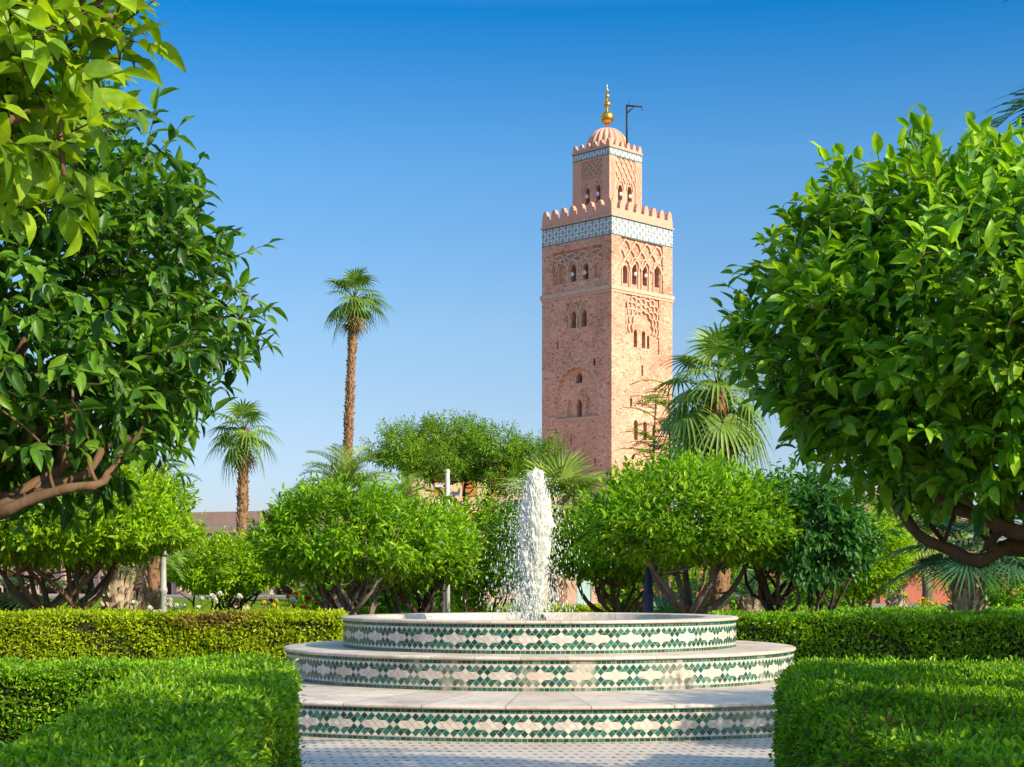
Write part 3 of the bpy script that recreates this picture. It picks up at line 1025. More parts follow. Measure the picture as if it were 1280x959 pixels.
def wall(mb, face, poly, holes, dep=0.0, m=0):
    """holes: list of (poly, depth, material, sub-holes)"""
    vs_, es = [], []
    for lp in [poly] + [h[0] for h in holes]:
        b = len(vs_)
        vs_ += [Vector(p) for p in lp]
        es += [(b + i, b + (i + 1) % len(lp)) for i in range(len(lp))]
    V, E, Fc, *_ = delaunay_2d_cdt(vs_, es, [], 0, 1e-5)
    fs = []
    for t in Fc:
        c = (sum(V[i].x for i in t) / 3, sum(V[i].y for i in t) / 3)
        if pip(c, poly) and not any(pip(c, h[0]) for h in holes): fs.append(t)
    mb.add([face.p(v.x, v.y, dep) for v in V], fs, m)
    for lp, d, mm, sub in holes:
        n = len(lp)
        mb.add([face.p(*q, dep) for q in lp] + [face.p(*q, dep + d) for q in lp], [(i, (i + 1) % n, n + (i + 1) % n, n + i) for i in range(n)], m)
        wall(mb, face, lp, sub, dep + d, mm)


def ribbon(mb, face, pts, w, h, dep=0.0, m=0):
    """a raised moulding along a line on the wall"""
    n = len(pts)
    A, B = [], []
    for i in range(n):
        a, b = Vector(pts[max(0, i - 1)]), Vector(pts[min(n - 1, i + 1)])
        t = (b - a).normalized() if (b - a).length > 1e-6 else Vector((1, 0))
        nn = Vector((-t.y, t.x)) * w / 2
        A.append(Vector(pts[i]) + nn); B.append(Vector(pts[i]) - nn)
    v = []
    for i in range(n):
        v += [face.p(*A[i], dep), face.p(*A[i], dep - h), face.p(*B[i], dep - h), face.p(*B[i], dep)]
    f = []
    for i in range(n - 1):
        a, b = i * 4, i * 4 + 4
        f += [(a, b, b + 1, a + 1), (a + 1, b + 1, b + 2, a + 2), (a + 2, b + 2, b + 3, a + 3)]
    f += [(0, 1, 2, 3), (4 * n - 1, 4 * n - 2, 4 * n - 3, 4 * n - 4)]
    mb.add(v, f, m)


def rect(s0, z0, s1, z1):
    return [(min(s0, s1), min(z0, z1)), (max(s0, s1), min(z0, z1)), (max(s0, s1), max(z0, z1)), (min(s0, s1), max(z0, z1))]


def arch(c, z0, w, h, point=.25, horse=0.0, n=7):
    """an arched opening: straight jambs then a pointed or horseshoe head"""
    hw = w / 2
    zs = z0 + h - hw * (1 + point)
    L = [(c - hw * (1 - horse), z0), (c + hw * (1 - horse), z0)]
    if horse: L.append((c + hw * (1 - horse), zs - hw * .5))
    for i in range(n + 1):
        a = math.pi * i / n
        L.append((c + hw * math.cos(a), zs + hw * (1 + point) * math.sin(a) ** (1 + .5 * point)))
    if horse: L.append((c - hw * (1 - horse), zs - hw * .5))
    return L


def lobes(c, zs, rx, rz, n, bump, a0=0.0, a1=math.pi):
    """points of a scalloped arc"""
    out_ = []
    for i in range(n * 6 + 1):
        t = i / (n * 6)
        a = a0 + (a1 - a0) * t
        k = 1 + bump * abs(math.sin(math.pi * t * n))
        out_.append((c + rx * k * math.cos(a), zs + rz * k * math.sin(a)))
    return out_


def sebka(mb, face, s0, z0, s1, z1, cols, rows, w, h, dep, m=0):
    """interlaced pointed arches in offset rows"""
    s0, s1 = min(s0, s1), max(s0, s1)
    cw, rh = (s1 - s0) / cols, (z1 - z0) / rows
    for r_ in range(rows):
        off = .5 * (r_ % 2)
        for c in range(-1, cols + 1):
            a = s0 + (c + off) * cw
            pts = []
            for i in range(11):
                t = i / 10
                x = a + cw * t
                zz = z0 + rh * r_ + rh * 1.02 * (1 - abs(2 * t - 1) ** 1.4) + .06 * rh * math.sin(t * math.pi * 6)
                if s0 <= x <= s1 and zz <= z1 + .01: pts.append((x, zz))
            if len(pts) > 2: ribbon(mb, face, pts, w, h, dep, m)


z_sh = 52.2                                               # top of the tile band on the shaft
wallm = MB()
# left face -----------------------------------------------------------------
Lp, Rp = FL.px, FR.px
win = lambda fpx, cx, y0, y1, wpx, pt=.3, horse=0.0: (lambda a, b, c, d: arch(a[0], c[1], abs(b[0] - d[0]), a[1] - c[1], pt, horse))(fpx(cx, y0), fpx(cx - wpx / 2, y0), fpx(cx, y1), fpx(cx + wpx / 2, y0))
D_ = 2  # material index of openings
topL = rect(*Lp(690.5, 357), *Lp(752.5, 305))
subs_top = [(win(Lp, 701, 331, 356, 7), .25, 0, []), (win(Lp, 715, 330.5, 355, 6.5), 1.2, D_, []), (win(Lp, 730.5, 328.5, 353, 6.5), 1.2, D_, []), (win(Lp, 745, 327, 351.5, 7), .25, 0, [])]
twinL = rect(*Lp(709, 411.5), *Lp(733.5, 376))
subs_twin = [(win(Lp, 715.6, 388.5, 410.5, 6, .4), 1.2, D_, []), (win(Lp, 729, 386.5, 408.5, 6, .4), 1.2, D_, [])]
# great lobed arch
a0, a1 = Lp(695, 523), Lp(748, 519)
cxL, czL = Lp(721, 492)
rx = abs(a1[0] - a0[0]) / 2
apex = Lp(721, 458)[1]
zb = a1[1]
big = [(cxL + rx, zb)] + [(cxL + rx * (1 - .07 * abs(math.sin(math.pi * i / 54 * 11))) * math.cos(math.pi * i / 54), czL - .6 + (apex - czL + .6) * (1 - .07 * abs(math.sin(math.pi * i / 54 * 11))) * math.sin(math.pi * i / 54) ** .85) for i in range(55)] + [(cxL - rx, zb)]
s1w, s2w = Lp(718.2, 479), Lp(725.8, 465.5)
subs_big = [(arch((s1w[0] + s2w[0]) / 2, s1w[1], abs(s1w[0] - s2w[0]), s2w[1] - s1w[1], .05), 1.2, D_, []),
            (win(Lp, 709.8, 499.5, 523, 6.5, .9), .3, 0, []), (win(Lp, 722, 498, 521.5, 6.5, .9), 1.2, D_, []), (win(Lp, 733.4, 496, 519.5, 6.5, .9), .3, 0, [])]
slit = lambda fpx, cx, y0, y1, w=2.2, d=.8: (rect(*fpx(cx - w / 2, y1), *fpx(cx + w / 2, y0)), d, D_, [])
holesL = [(topL, .28, 0, subs_top), (twinL, .22, 0, subs_twin), (big, .34, 0, subs_big), slit(Lp, 696.8, 427, 437), slit(Lp, 742.8, 448, 457, 3, .25), slit(Lp, 713.8, 547, 556), slit(Lp, 743.5, 571, 582)]
wall(wallm, FL, rect(0, -.5, TW, z_sh), holesL)
# interlaced arches above the four openings
p0, p1 = Lp(690.5, 331), Lp(752.5, 306)
sebka(wallm, FL, p0[0], p0[1] - .4, p1[0], p1[1] - .3, 4, 3, .20, .22, .28, 1)
for cx, yy in ((701, 331), (715, 330.5), (730.5, 328.5), (745, 327)):
    c, z = Lp(cx, yy + 4)
    ribbon(wallm, FL, lobes(c, z - .4, .95, 1.55, 5, .10), .22, .2, .28, 1)
for cx, yy in ((715.6, 388.5), (729, 386.5)):
    c, z = Lp(cx, yy + 4)
    ribbon(wallm, FL, lobes(c, z - .3, .85, 1.7, 5, .12), .2, .18, .22, 1)
    ribbon(wallm, FL, [(c + .75, z - 2.4), (c + .75, z - .3)], .2, .18, .22, 1)
    ribbon(wallm, FL, [(c - .75, z - 2.4), (c - .75, z - .3)], .2, .18, .22, 1)
ribbon(wallm, FL, [(q[0] * 1.0 + (q[0] - cxL) * .05, q[1] + .25) for q in big[1:-1]], .26, .12, 0, 1)
ribbon(wallm, FL, [Lp(693, 526), Lp(750, 521)], .22, .10, 0, 1)
# right face ----------------------------------------------------------------
topR = rect(*Rp(776.5, 358.5), *Rp(828.5, 304))
sw = [(783.4, 331, 354), (794.7, 328.5, 355.5), (807.7, 331, 357), (822.6, 334, 359.2)]
holes_tr = [(win(Rp, cx, y0, y1, 6.2, .35), 1.2, D_, []) for cx, y0, y1 in sw]
panR = rect(*Rp(781.8, 437), *Rp(824, 374.5))
holes_pan = [(win(Rp, 795.6, 411.5, 434, 4.2, .3), 1.1, D_, []), (win(Rp, 805.8, 413.5, 435.5, 4.4, .3), 1.1, D_, []), (win(Rp, 811.5, 419, 436.3, 3, .3), .6, D_, []), slit(Rp, 783.7, 377.5, 385.5, 2.6, .6)]
holesR = [(topR, .3, 0, holes_tr), (panR, .2, 0, holes_pan), slit(Rp, 802.8, 457, 470), slit(Rp, 789, 498, 508, 3, .4),
          (win(Rp, 794.8, 525, 550, 5.2, .15, .12), .9, D_, []), (win(Rp, 806.4, 527, 550.5, 5, .15, .12), .9, D_, []), (win(Rp, 817.3, 533, 551, 4.4, .15, .12), .9, D_, [])]
wall(wallm, FR, rect(0, -.5, TW, z_sh), holesR)
p0, p1 = Rp(776.5, 330), Rp(828.5, 306)
sebka(wallm, FR, p0[0], p0[1] - .3, p1[0], p1[1] - .4, 4, 3, .22, .28, .3, 1)
for cx, y0, y1 in sw:
    c, z = Rp(cx, y0 + 4)
    ribbon(wallm, FR, lobes(c, z - .4, .85, 1.5, 5, .10), .2, .24, .3, 1)
    for q in (-.8, .8): ribbon(wallm, FR, [(c + q, z - 3.2), (c + q, z - .4)], .2, .2, .3, 1)
c, z = Rp(803.5, 412)
for k, (rr, nl) in enumerate(((2.1, 7), (2.75, 9), (3.4, 11), (3.95, 13))):
    pts = [(x, y) for x, y in lobes(c, z, rr, rr * 1.15, nl, .13, R(-12), R(192)) if Rp(824, 400)[0] > x > Rp(781.8, 400)[0]]
    ribbon(wallm, FR, pts, .2, .26 if k else .34, .2, 1)
# the two far faces
FB1 = Face(TC + LD_ * TW, RD_, -FR.n); FB2 = Face(TC + RD_ * TW, LD_, -FL.n)
FB1.n = Vector((-cA, sA)); FB2.n = Vector((sA, cA))
wall(wallm, FB1, rect(0, -.5, TW, z_sh), []); wall(wallm, FB2, rect(0, -.5, TW, z_sh), [])
wallm.build('shaft', [M['stone'], M['stone_trim'], M['opening']], minaret)
RZ = math.atan2(RD_.y, RD_.x)


def ring_box(mb, w, z0, z1, proud, m=0):
    mb.box((0, 0, (z0 + z1) / 2), (w + 2 * proud, w + 2 * proud, z1 - z0), m, RZ)


mb = MB()
zc = Rp(764.5, 355.5)[1]
ring_box(mb, TW, zc - .55, zc, .22); ring_box(mb, TW, zc - .9, zc - .55, .10)
mb.build('string_course', [M['stone_trim']], minaret)


def tile_frieze(name, corner, w, z0, z1, cell):
    """white faience band with a net of teal octagons and squares"""
    mb = MB()
    for d, n in ((LD_, FL.n), (RD_, FR.n)):
        f = Face(corner, d, n)
        wall(mb, f, rect(.02, z0, w - .02, z1), [], -.05, 0)
        mb.add([f.p(.02, z0, 0), f.p(w - .02, z0, 0), f.p(w - .02, z0, -.05), f.p(.02, z0, -.05)], [(0, 1, 2, 3)], 0)
        nx = int(w / cell); cw = w / nx
        nz = max(1, round((z1 - z0 - .3) / cw)); ch = (z1 - z0 - .3) / nz
        for s_a, s_b in ((z0 + .02, z0 + .15), (z1 - .15, z1 - .02)):
            mb.add([f.p(.03, s_a, -.058), f.p(w - .03, s_a, -.058), f.p(w - .03, s_b, -.058), f.p(.03, s_b, -.058)], [(0, 1, 2, 3)], 1)
        for i in range(nx):
            for j in range(nz):
                cx, cz = (i + .5) * cw, z0 + .15 + (j + .5) * ch
                r_ = .40 * min(cw, ch)
                for k in range(8):
                    if (i + j) % 2 == 0 or k % 2 == 0:
                        a, b = math.pi * (k - .5) / 4 + .05, math.pi * (k + .5) / 4 - .05
                        mb.add([f.p(cx + r_ * math.cos(q) * rr, cz + r_ * math.sin(q) * rr, -.058) for q, rr in ((a, 1.22), (b, 1.22), (b, .70), (a, .70))], [(0, 1, 2, 3)], 1)
                mb.add([f.p(cx + q * r_ * .45, cz + e * r_ * .45, -.058) for q, e in ((-1, 0), (0, -1), (1, 0), (0, 1))], [(0, 1, 2, 3)], 1)
    return mb.build(name, [M['tile_white'], M['tile_teal']], minaret)


tile_frieze('tile_frieze', TC, TW, 49.6, 52.15, .62)
mb = MB()
ring_box(mb, TW, 52.2, 52.45, .18); ring_box(mb, TW, 52.45, 53.4, .02)
mb.build('parapet', [M['stone_smooth']], minaret)
LW = 7.08
lc = MID - (FL.n + FR.n) * -LW / 2                        # nearest corner of the lantern
LC = Vector((lc.x, lc.y))
LL, LR = Face(LC, LD_, FL.n), Face(LC, RD_, FR.n)


def merlon_mesh(w, h, th):
    prof = [(-.5, 0), (.5, 0), (.5, .42), (.40, .55), (.40, .72), (.27, .86), (.20, 1.0), (-.20, 1.0), (-.27, .86), (-.40, .72), (-.40, .55), (-.5, .42)]
    mb = MB(); n = len(prof)
    v = [(x * w, -th / 2, z * h) for x, z in prof] + [(x * w, th / 2, z * h) for x, z in prof]
    mb.add(v, [tuple(range(n)), tuple(range(2 * n - 1, n - 1, -1))] + [(i, n + i, n + (i + 1) % n, (i + 1) % n) for i in range(n)])
    return mb.mesh('merlon', [M['stone_smooth']])


def merlons(face, w, z, count, mw, mh, th, rz):
    me = merlon_mesh(mw, mh, th)
    for i in range(count):
        s_ = mw * .55 + (w - mw * 1.1) * i / (count - 1)
        o = link('merlon', me, minaret)
        o.location = face.p(s_, z, th / 2 + .02)
        o.rotation_euler = (0, 0, rz)


rzL, rzR = math.atan2(-LD_.y, -LD_.x), math.atan2(RD_.y, RD_.x)
merlons(FL, TW, 53.38, 8, 1.0, 1.35, .6, rzL)
merlons(FR, TW, 53.38, 8, 1.0, 1.35, .6, rzR)
# lantern --------------------------------------------------------------------
mb = MB()
z_l0, z_l1 = 52.6, 63.0
ll, lr = LL.px, LR.px
panLL = rect(*ll(727, 257.5), *ll(752.5, 197.5)); panLR = rect(*lr(769.5, 259.5), *lr(794.5, 198))
hl = [(win(ll, 733.2, 234.5, 256.5, 5.6, .3), .9, 2, []), (win(ll, 746.8, 230.5, 254, 5.6, .3), .9, 2, [])]
hr = [(win(lr, 776.3, 231, 256, 5.6, .3), .9, 2, []), (win(lr, 788, 233, 259, 5.6, .3), .9, 2, [])]
wall(mb, LL, rect(0, z_l0, LW, z_l1), [(panLL, .16, 0, hl)])
wall(mb, LR, rect(0, z_l0, LW, z_l1), [(panLR, .16, 0, hr)])
b1, b2 = Face(LC + LD_ * LW, RD_, Vector((-cA, sA))), Face(LC + RD_ * LW, LD_, Vector((sA, cA)))
wall(mb, b1, rect(0, z_l0, LW, z_l1), []); wall(mb, b2, rect(0, z_l0, LW, z_l1), [])
for f, fp, (xa, xb, ya, yb), cs in ((LL, ll, (727, 752.5, 226, 199), ((733.2, 234.5), (746.8, 230.5))), (LR, lr, (769.5, 794.5, 226, 199), ((776.3, 231), (788, 233)))):
    p0, p1 = fp(xa, ya), fp(xb, yb)
    sebka(mb, f, p0[0], min(p0[1], p1[1]), p1[0], max(p0[1], p1[1]), 4, 5, .13, .16, .16, 1)
    for cx, yy in cs:
        c, z = fp(cx, yy + 4)
        ribbon(mb, f, lobes(c, z - .2, .62, 1.25, 5, .1), .15, .16, .16, 1)
for i in range(5):                                        # shallow net at the side of the sunlit face
    for (xa, xb) in ((764.5, 768), (796.5, 801)):
        p0, p1 = lr(xa, 252), lr(xb, 205)
sebka(mb, LR, lr(764.5, 250)[0], lr(764.5, 250)[1], lr(768.3, 204)[0], 61.2, 2, 9, .10, .06, 0, 1)
sebka(mb, LR, lr(796, 250)[0], 53.8, lr(801.5, 204)[0], 61.2, 2, 9, .10, .06, 0, 1)
mb.build('lantern', [M['stone_smooth'], M['stone_trim'], M['opening']], minaret)
tile_frieze('tile_frieze', LC, LW, 61.85, 62.95, .5)
mb = MB()
ring_box(mb, LW, 63.0, 63.18, .12); ring_box(mb, LW, 63.18, 63.4, .01)
mb.build('parapet', [M['stone_smooth']], minaret)
merlons(LL, LW, 63.38, 6, .66, .85, .42, rzL)
merlons(LR, LW, 63.38, 6, .66, .85, .42, rzR)
mb = MB()
gores, per = 20, 6
prof = []
for i in range(15):
    t = i / 14
    prof.append((3.12 * math.cos(t * math.pi / 2) ** .82, 62.9 + 4.0 * math.sin(t * math.pi / 2) ** 1.0))
v, f = [], []
n = gores * per
for r_, z in prof:
    for k in range(n):
        a = 2 * math.pi * k / n
        g = 1 + .15 * abs(math.sin(math.pi * k / per)) - .10
        v.append((r_ * g * math.cos(a), r_ * g * math.sin(a), z))
for i in range(len(prof) - 1):
    for k in range(n):
        f.append((i * n + k, i * n + (k + 1) % n, (i + 1) * n + (k + 1) % n, (i + 1) * n + k))
mb.add(v, f, 0, True)
mb.build('dome', [M['stone_smooth']], minaret)
mb = MB()
mb.tube([(0, 0, 66.6), (0, 0, 72.9)], [.16, .10], 8)
rod = mb.build('finial', [M['gold']], minaret)
for zc, r_ in ((68.45, 1.0), (70.35, .56), (71.55, .38), (72.4, .20)):
    mb = MB(); mb.ball((0, 0, zc), r_, 0, 24, 16, (1, 1, .97)); mb.build('globe', [M['gold']], rod)
mb = MB(); mb.lathe([(.13, 72.5), (.10, 72.7), (.01, 73.3)], 8); mb.build('tip', [M['gold']], rod)
# hoisting pole on the lantern roof
pb = W(783.5, 170, 229.5); pt = W(783.5, 132, 229.5); pe = W(802.5, 133.5, 229.5)
rel = lambda p: (p[0] - MID.x, p[1] - MID.y, p[2])
mb = MB()
mb.tube([rel((pb[0], pb[1], 63.2)), rel(pt)], .14, 6)
mb.tube([rel((pt[0] - .15, pt[1], pt[2])), rel(pe)], .13, 6)
mb.tube([rel((pb[0], pb[1], pt[2] - 1.15)), rel((pt[0] + 1.15, pt[1], pt[2] - .05))], .09, 6)
mb.tube([rel(pe), rel((pe[0], pe[1], pe[2] - .6))], .06, 5)
mb.tube([rel((pt[0] + .3, pt[1], pt[2])), rel((pt[0] + .3, pt[1], pt[2] + .9))], .04, 4)
mb.build('hoisting_pole', [M['iron']], minaret)


def speaker(face, s_, z, r_=.3):
    mb = MB()
    c = Vector(face.p(s_, z, .12)); n3 = Vector((face.n.x, face.n.y, 0))
    mb.tube([c - n3 * .35, c - n3 * .1, c + n3 * .12], [r_ * .25, r_ * .5, r_], 12)
    mb.build('loudspeaker', [M['speaker_white']], minaret)


for cx, yy in ((715, 343), (730.5, 341)): speaker(FL, *Lp(cx, yy), .34)
for cx, yy in ((794.7, 343), (807.7, 345)): speaker(FR, *Rp(cx, yy), .34)
for cx, yy in ((733.2, 246), (746.8, 242.5)): speaker(LL, *ll(cx, yy), .34)
for cx, yy in ((776.3, 243), (788, 246)): speaker(LR, *lr(cx, yy), .34)

# ================================================================== FOUNTAIN
fountain = thing('fountain', (FX, FY, 0), 'round tiered fountain clad in green and cream mosaic in the middle of the plaza', 'fountain')


def mosaic(mb, R_, z0, z1, facing):
    """the zellige frieze: rows of lozenges round long cream stars between two green bands"""
    zb = .115 * (z1 - z0)
    f0, f1 = z0 + zb + .006, z1 - zb - .006
    w0 = (f1 - f0) / 3.0
    ncol = int(round(2 * math.pi * R_ / w0 / 5)) * 5
    da = 2 * math.pi / ncol
    zc, hz = (f0 + f1) / 2, (f1 - f0) / 3.0
    rr = R_ + .0013
    rg = random.Random(int(R_ * 100))

    def put(poly, m, g=.032):
        cx = sum(p[0] for p in poly) / len(poly); cv = sum(p[1] for p in poly) / len(poly)
        an = -math.pi / 2 + cx * da
        if math.cos(an + math.pi / 2) < facing: return
        v = []
        for (u, q) in poly:
            du, dq = u - cx, q - cv
            L_ = math.hypot(du, dq); k = max(.3, (L_ - g * 1.4) / L_)
            a = -math.pi / 2 + (cx + du * k) * da
            z = zc + (cv + dq * k) * hz
            v.append((rr * math.cos(a), rr * math.sin(a), z))
        mb.add(v, [tuple(range(len(v)))], m)

    dia = lambda cx, cv, s=.5: [(cx - s, cv), (cx, cv - s), (cx + s, cv), (cx, cv + s)]
    for b in range(-ncol // 2, ncol // 2, 5):
        for sg in (1, -1):
            fl = lambda poly: [(u + b, q * sg) for u, q in (poly if sg > 0 else poly[::-1])]
            for k in range(5):
                put(fl(dia(k, 1)), 0)
                put(fl([(k, 1.5), (k + .5, 1.0), (k + 1, 1.5)]), 1)
            put(fl(dia(.5, .5)), 0); put(fl(dia(4.5, .5)), 0)
            for k in (1.5, 3.5):
                put(fl([(k - .5, .5), (k + .5, .5), (k, 1.0)]), 0)
                put(fl([(k - .5, .5), (k, 0), (k + .5, .5)]), 1)
            put(fl(dia(2.5, .5)), 1)
        for k in range(5):
            put([(u + b, q) for u, q in dia(k, 0)], 1)
    nb = int(2 * math.pi * R_ / .058)
    for (za, zz) in ((z0 + .004, z0 + zb), (z1 - zb, z1 - .004)):
        for i in range(nb):
            a0 = 2 * math.pi * (i + .05) / nb - math.pi; a1 = 2 * math.pi * (i + .95) / nb - math.pi
            if math.cos((a0 + a1) / 2) < facing: continue
            a0 -= math.pi / 2; a1 -= math.pi / 2
            mb.add([(rr * math.cos(a0), rr * math.sin(a0), za), (rr * math.cos(a1), rr * math.sin(a1), za), (rr * math.cos(a1), rr * math.sin(a1), zz), (rr * math.cos(a0), rr * math.sin(a0), zz)], [(0, 1, 2, 3)], 0)


def tier(name, R_, z0, z1, r_in, worn, z_in=None, lip=.03):
    mb = MB()
    mb.lathe([(R_, z0 - .02), (R_, z1 - .03)], 160)
    st = mb.build(name, [M['grout']], fountain)
    mb = MB()
    mosaic(mb, R_, z0, z1 - .036, -1.01)
    mb.build('mosaic', [M['tile_green_worn' if worn else 'tile_green'], M['tile_pale_worn' if worn else 'tile_pale']], st)
    mb = MB()
    pr = [(R_ - .02, z1 - .036), (R_ + lip * .8, z1 - .034), (R_ + lip, z1 - .022), (R_ + lip * .95, z1 - .008), (R_ + lip * .6, z1)]
    k = max(3, int((R_ - r_in) / .3))
    pr += [(R_ + (r_in - R_) * (i + 1) / k, z1) for i in range(k)]
    if z_in is not None: pr += [(r_in - .012, z1 - .012), (r_in - .012, z_in)]
    mb.lathe(pr, 160)
    cp = mb.build('coping', [M['coping']], st)
    return st


R1, R2, R3 = 2.56, 3.29, 5.33
tier('step', R3, .006, .362, R2 - .02, False)
tier('step', R2, .362, .742, R1 - .02, True)
bas = tier('basin', R1, .742, 1.125, 2.16, False, .80)
mb = MB()
mb.lathe([(2.15, 1.02), (0.12, 1.02)], 96)
mb.build('pool_water', [M['water']], fountain)
mb = MB()
mb.lathe([(.16, .8), (.16, 1.03), (.10, 1.06), (.07, 1.14), (.05, 1.15)], 16)
mb.build('nozzle', [M['iron']], fountain)
# water jet: a foaming column breaking into drops
rng = np.random.default_rng(5)
jx, jy = W(668, 0, FY)[0], FY
jet = thing('water_jet', (jx, jy, 1.03), 'white foaming water jet shooting up from the middle of the fountain basin', 'water jet')
H_J = W(0, 592, FY)[2] - 1.03


def blobs(P, rad, stretch, dirs, mat, name, kind=None, sub=1):
    bm = bmesh.new(); bmesh.ops.create_icosphere(bm, subdivisions=sub, radius=1)
    tv = np.array([v.co[:] for v in bm.verts]); tf = np.array([[v.index for v in f.verts] for f in bm.faces]); bm.free()
    D = unit(dirs); a = unit(np.cross(D, rng.normal(size=D.shape))); b = np.cross(D, a)
    V = P[:, None] + rad[:, None, None] * (tv[None, :, 0:1] * a[:, None] + tv[None, :, 1:2] * b[:, None] + tv[None, :, 2:3] * stretch[:, None, None] * D[:, None])
    k = len(tv); n = len(P)
    loops = (np.arange(n)[:, None, None] * k + tf[None]).ravel()
    me = np_mesh(name, V.reshape(-1, 3), loops, np.arange(n * len(tf)) * 3, [mat], None, True)
    o = link(name, me, jet)
    if kind: o['kind'] = kind
    return o


def ballistic(n, vmin, spread, t_pow=1.0):
    """drops thrown up from the nozzle, caught at a random moment of their flight"""
    g = 9.8
    v0 = math.sqrt(2 * g * H_J)
    v = v0 * rng.uniform(vmin, 1.0, n) ** .7
    T = 2 * v / g
    t = T * rng.uniform(.02, .99, n) ** t_pow
    an = rng.uniform(0, 6.28, n)
    vr = np.abs(rng.normal(size=n)) * spread
    x = vr * t * np.cos(an) - .05 * t; y = vr * t * np.sin(an)
    z = v * t - g * t * t / 2
    d = np.column_stack((vr * np.cos(an), vr * np.sin(an), v - g * t))
    return np.column_stack((x, y, z)), d, t / T


# core: a torn foaming body, narrow at the foot, widest two thirds up, streaked along the fall of the water
nu, nv = 110, 230
TH, Q = np.meshgrid(np.linspace(0, 2 * np.pi, nu, endpoint=False), np.linspace(0, 1, nv), indexing='xy')
base_r = .055 + .10 * np.clip(Q / .6, 0, 1) ** .9
base_r = np.where(Q > .70, base_r * np.sqrt(np.clip(1 - ((Q - .62) / .385) ** 2, .0, 1)), base_r)
dsp = np.zeros_like(Q)
for i in range(26):
    kt = rng.integers(1, 24); kz = rng.uniform(2, 16) * (1 if i < 14 else 2.4)
    dsp += np.sin(kt * TH + kz * Q * 1.6 + rng.uniform(0, 6.28) + 1.3 * np.sin(Q * kz + i)) / (1 + .06 * kt)
dsp /= 4.2
rr = base_r * (1.0 - .10 * Q) * (1 + .62 * dsp + rng.normal(size=Q.shape) * .015)
top_wob = 1 + .07 * np.sin(2 * TH + 1) + .06 * np.sin(5 * TH)
X = rr * np.cos(TH) + .035 * Q - .012 + .014 * np.sin(Q * 11)
Yv = rr * np.sin(TH)
Z = H_J * (.95 + .02 * np.cos(3 * TH + 1.0) * np.clip((Q - .8) / .2, 0, 1)) * Q
V = np.stack((X, Yv, Z), -1).reshape(-1, 3)
hole = dsp < (-.55 + .12 * Q)
loops, st_, c = [], [], 0
for j in range(nv - 1):
    for i in range(nu):
        if hole[j, i]: continue
        loops += [j * nu + i, j * nu + (i + 1) % nu, (j + 1) * nu + (i + 1) % nu, (j + 1) * nu + i]
        st_.append(c); c += 4
link('water_column', np_mesh('water_column', V, loops, st_, [M['foam']], None, True), jet)
n = 130
an = rng.uniform(0, 6.28, n); rr = .075 * np.sqrt(rng.uniform(0, 1, n))
hz_ = H_J * (.965 - 6.5 * rr ** 2 + .028 * np.cos(3 * an + 1.0) + rng.normal(size=n) * .014)
blobs(np.column_stack((rr * np.cos(an) + .028, rr * np.sin(an), hz_)), rng.uniform(.012, .036, n), rng.uniform(.9, 2.0, n), np.column_stack((rng.normal(size=n) * .3, rng.normal(size=n) * .3, np.ones(n))), M['foam'], 'water_crest', 'stuff', 2)
# torn strands and drops leaving the body
n = 1500
q = rng.uniform(0.05, 1, n) ** .8
wd = .06 + .12 * np.clip(q / .6, 0, 1)
wd = np.where(q > .66, wd * (1 - ((q - .66) / .34) ** 2 * .6), wd)
an = rng.uniform(0, 6.28, n); rr = wd * rng.uniform(.75, 1.25, n)
P = np.column_stack((rr * np.cos(an) + .035 * q - .012, rr * np.sin(an), H_J * q * (1 + rng.normal(size=n) * .012)))
blobs(P, rng.uniform(.002, .006, n), rng.uniform(4.0, 13.0, n), np.column_stack((np.cos(an) * .3 + rng.normal(size=n) * .15, np.sin(an) * .3, np.ones(n))), M['spray'], 'strands', 'stuff', 1)
P1, D1, q1 = ballistic(2600, .45, .22)
P2, D2, q2 = ballistic(9500, .35, .34, .8)
P3, D3, q3 = ballistic(2000, .1, .65)
P = np.concatenate((P1, P2, P3)); Dd = np.concatenate((D1, D2, D3))
r_ = np.concatenate((rng.uniform(.002, .008, len(P1)), rng.uniform(.002, .0065, len(P2)), rng.uniform(.0015, .005, len(P3))))
st_ = np.clip(np.linalg.norm(Dd, axis=1) * 1.1, 1.0, 6.0) * rng.uniform(.7, 1.3, len(P))
blobs(P, r_, st_, Dd, M['spray'], 'spray', 'stuff', 1)

# ================================================================== HEDGES
G_H = 'clipped hedges round the fountain plaza'
hedge('hedge', 'long sunlit yellow-green hedge left of the fountain', [W(-60, 0, 24.2)[:2], W(428, 0, 24.2)[:2], W(436, 0, 26)[:2], W(-80, 0, 26)[:2]], 1.07, .065, 2300, 11, 'hedge_sunlit', G_H, brown=3.0, sides=(0, 1, 3))
hedge('hedge', 'long dark green hedge behind the fountain on the right', [W(885, 0, 24.2)[:2], W(1360, 0, 22.5)[:2], W(1380, 0, 24.2)[:2], W(890, 0, 25.8)[:2]], 1.06, .065, 2200, 12, 'hedge_leaf', G_H, sides=(0, 1, 3))
hedge('hedge', 'near leafy hedge with a sunlit top at the right of the plaza', [(1.60, 5.2), (3.4, 5.2), (5.2, 9.3), (6.2, 12.6), (2.56, 13.7), (2.08, 12.4), (1.67, 9.66)], .92, .040, 5200, 13, 'hedge_leaf', G_H, brown=4.1, sides=(0, 4, 5, 6, 3))
hedge('hedge', 'near shaded hedge turning a corner at the left of the plaza', [(-1.04, 5.2), (-1.65, 12.4), (-2.15, 13.7), (-6.5, 13.7), (-6.5, 12.75), (-2.9, 12.6), (-1.92, 5.2)], .92, .040, 5200, 14, 'hedge_leaf', G_H, brown=4.1)
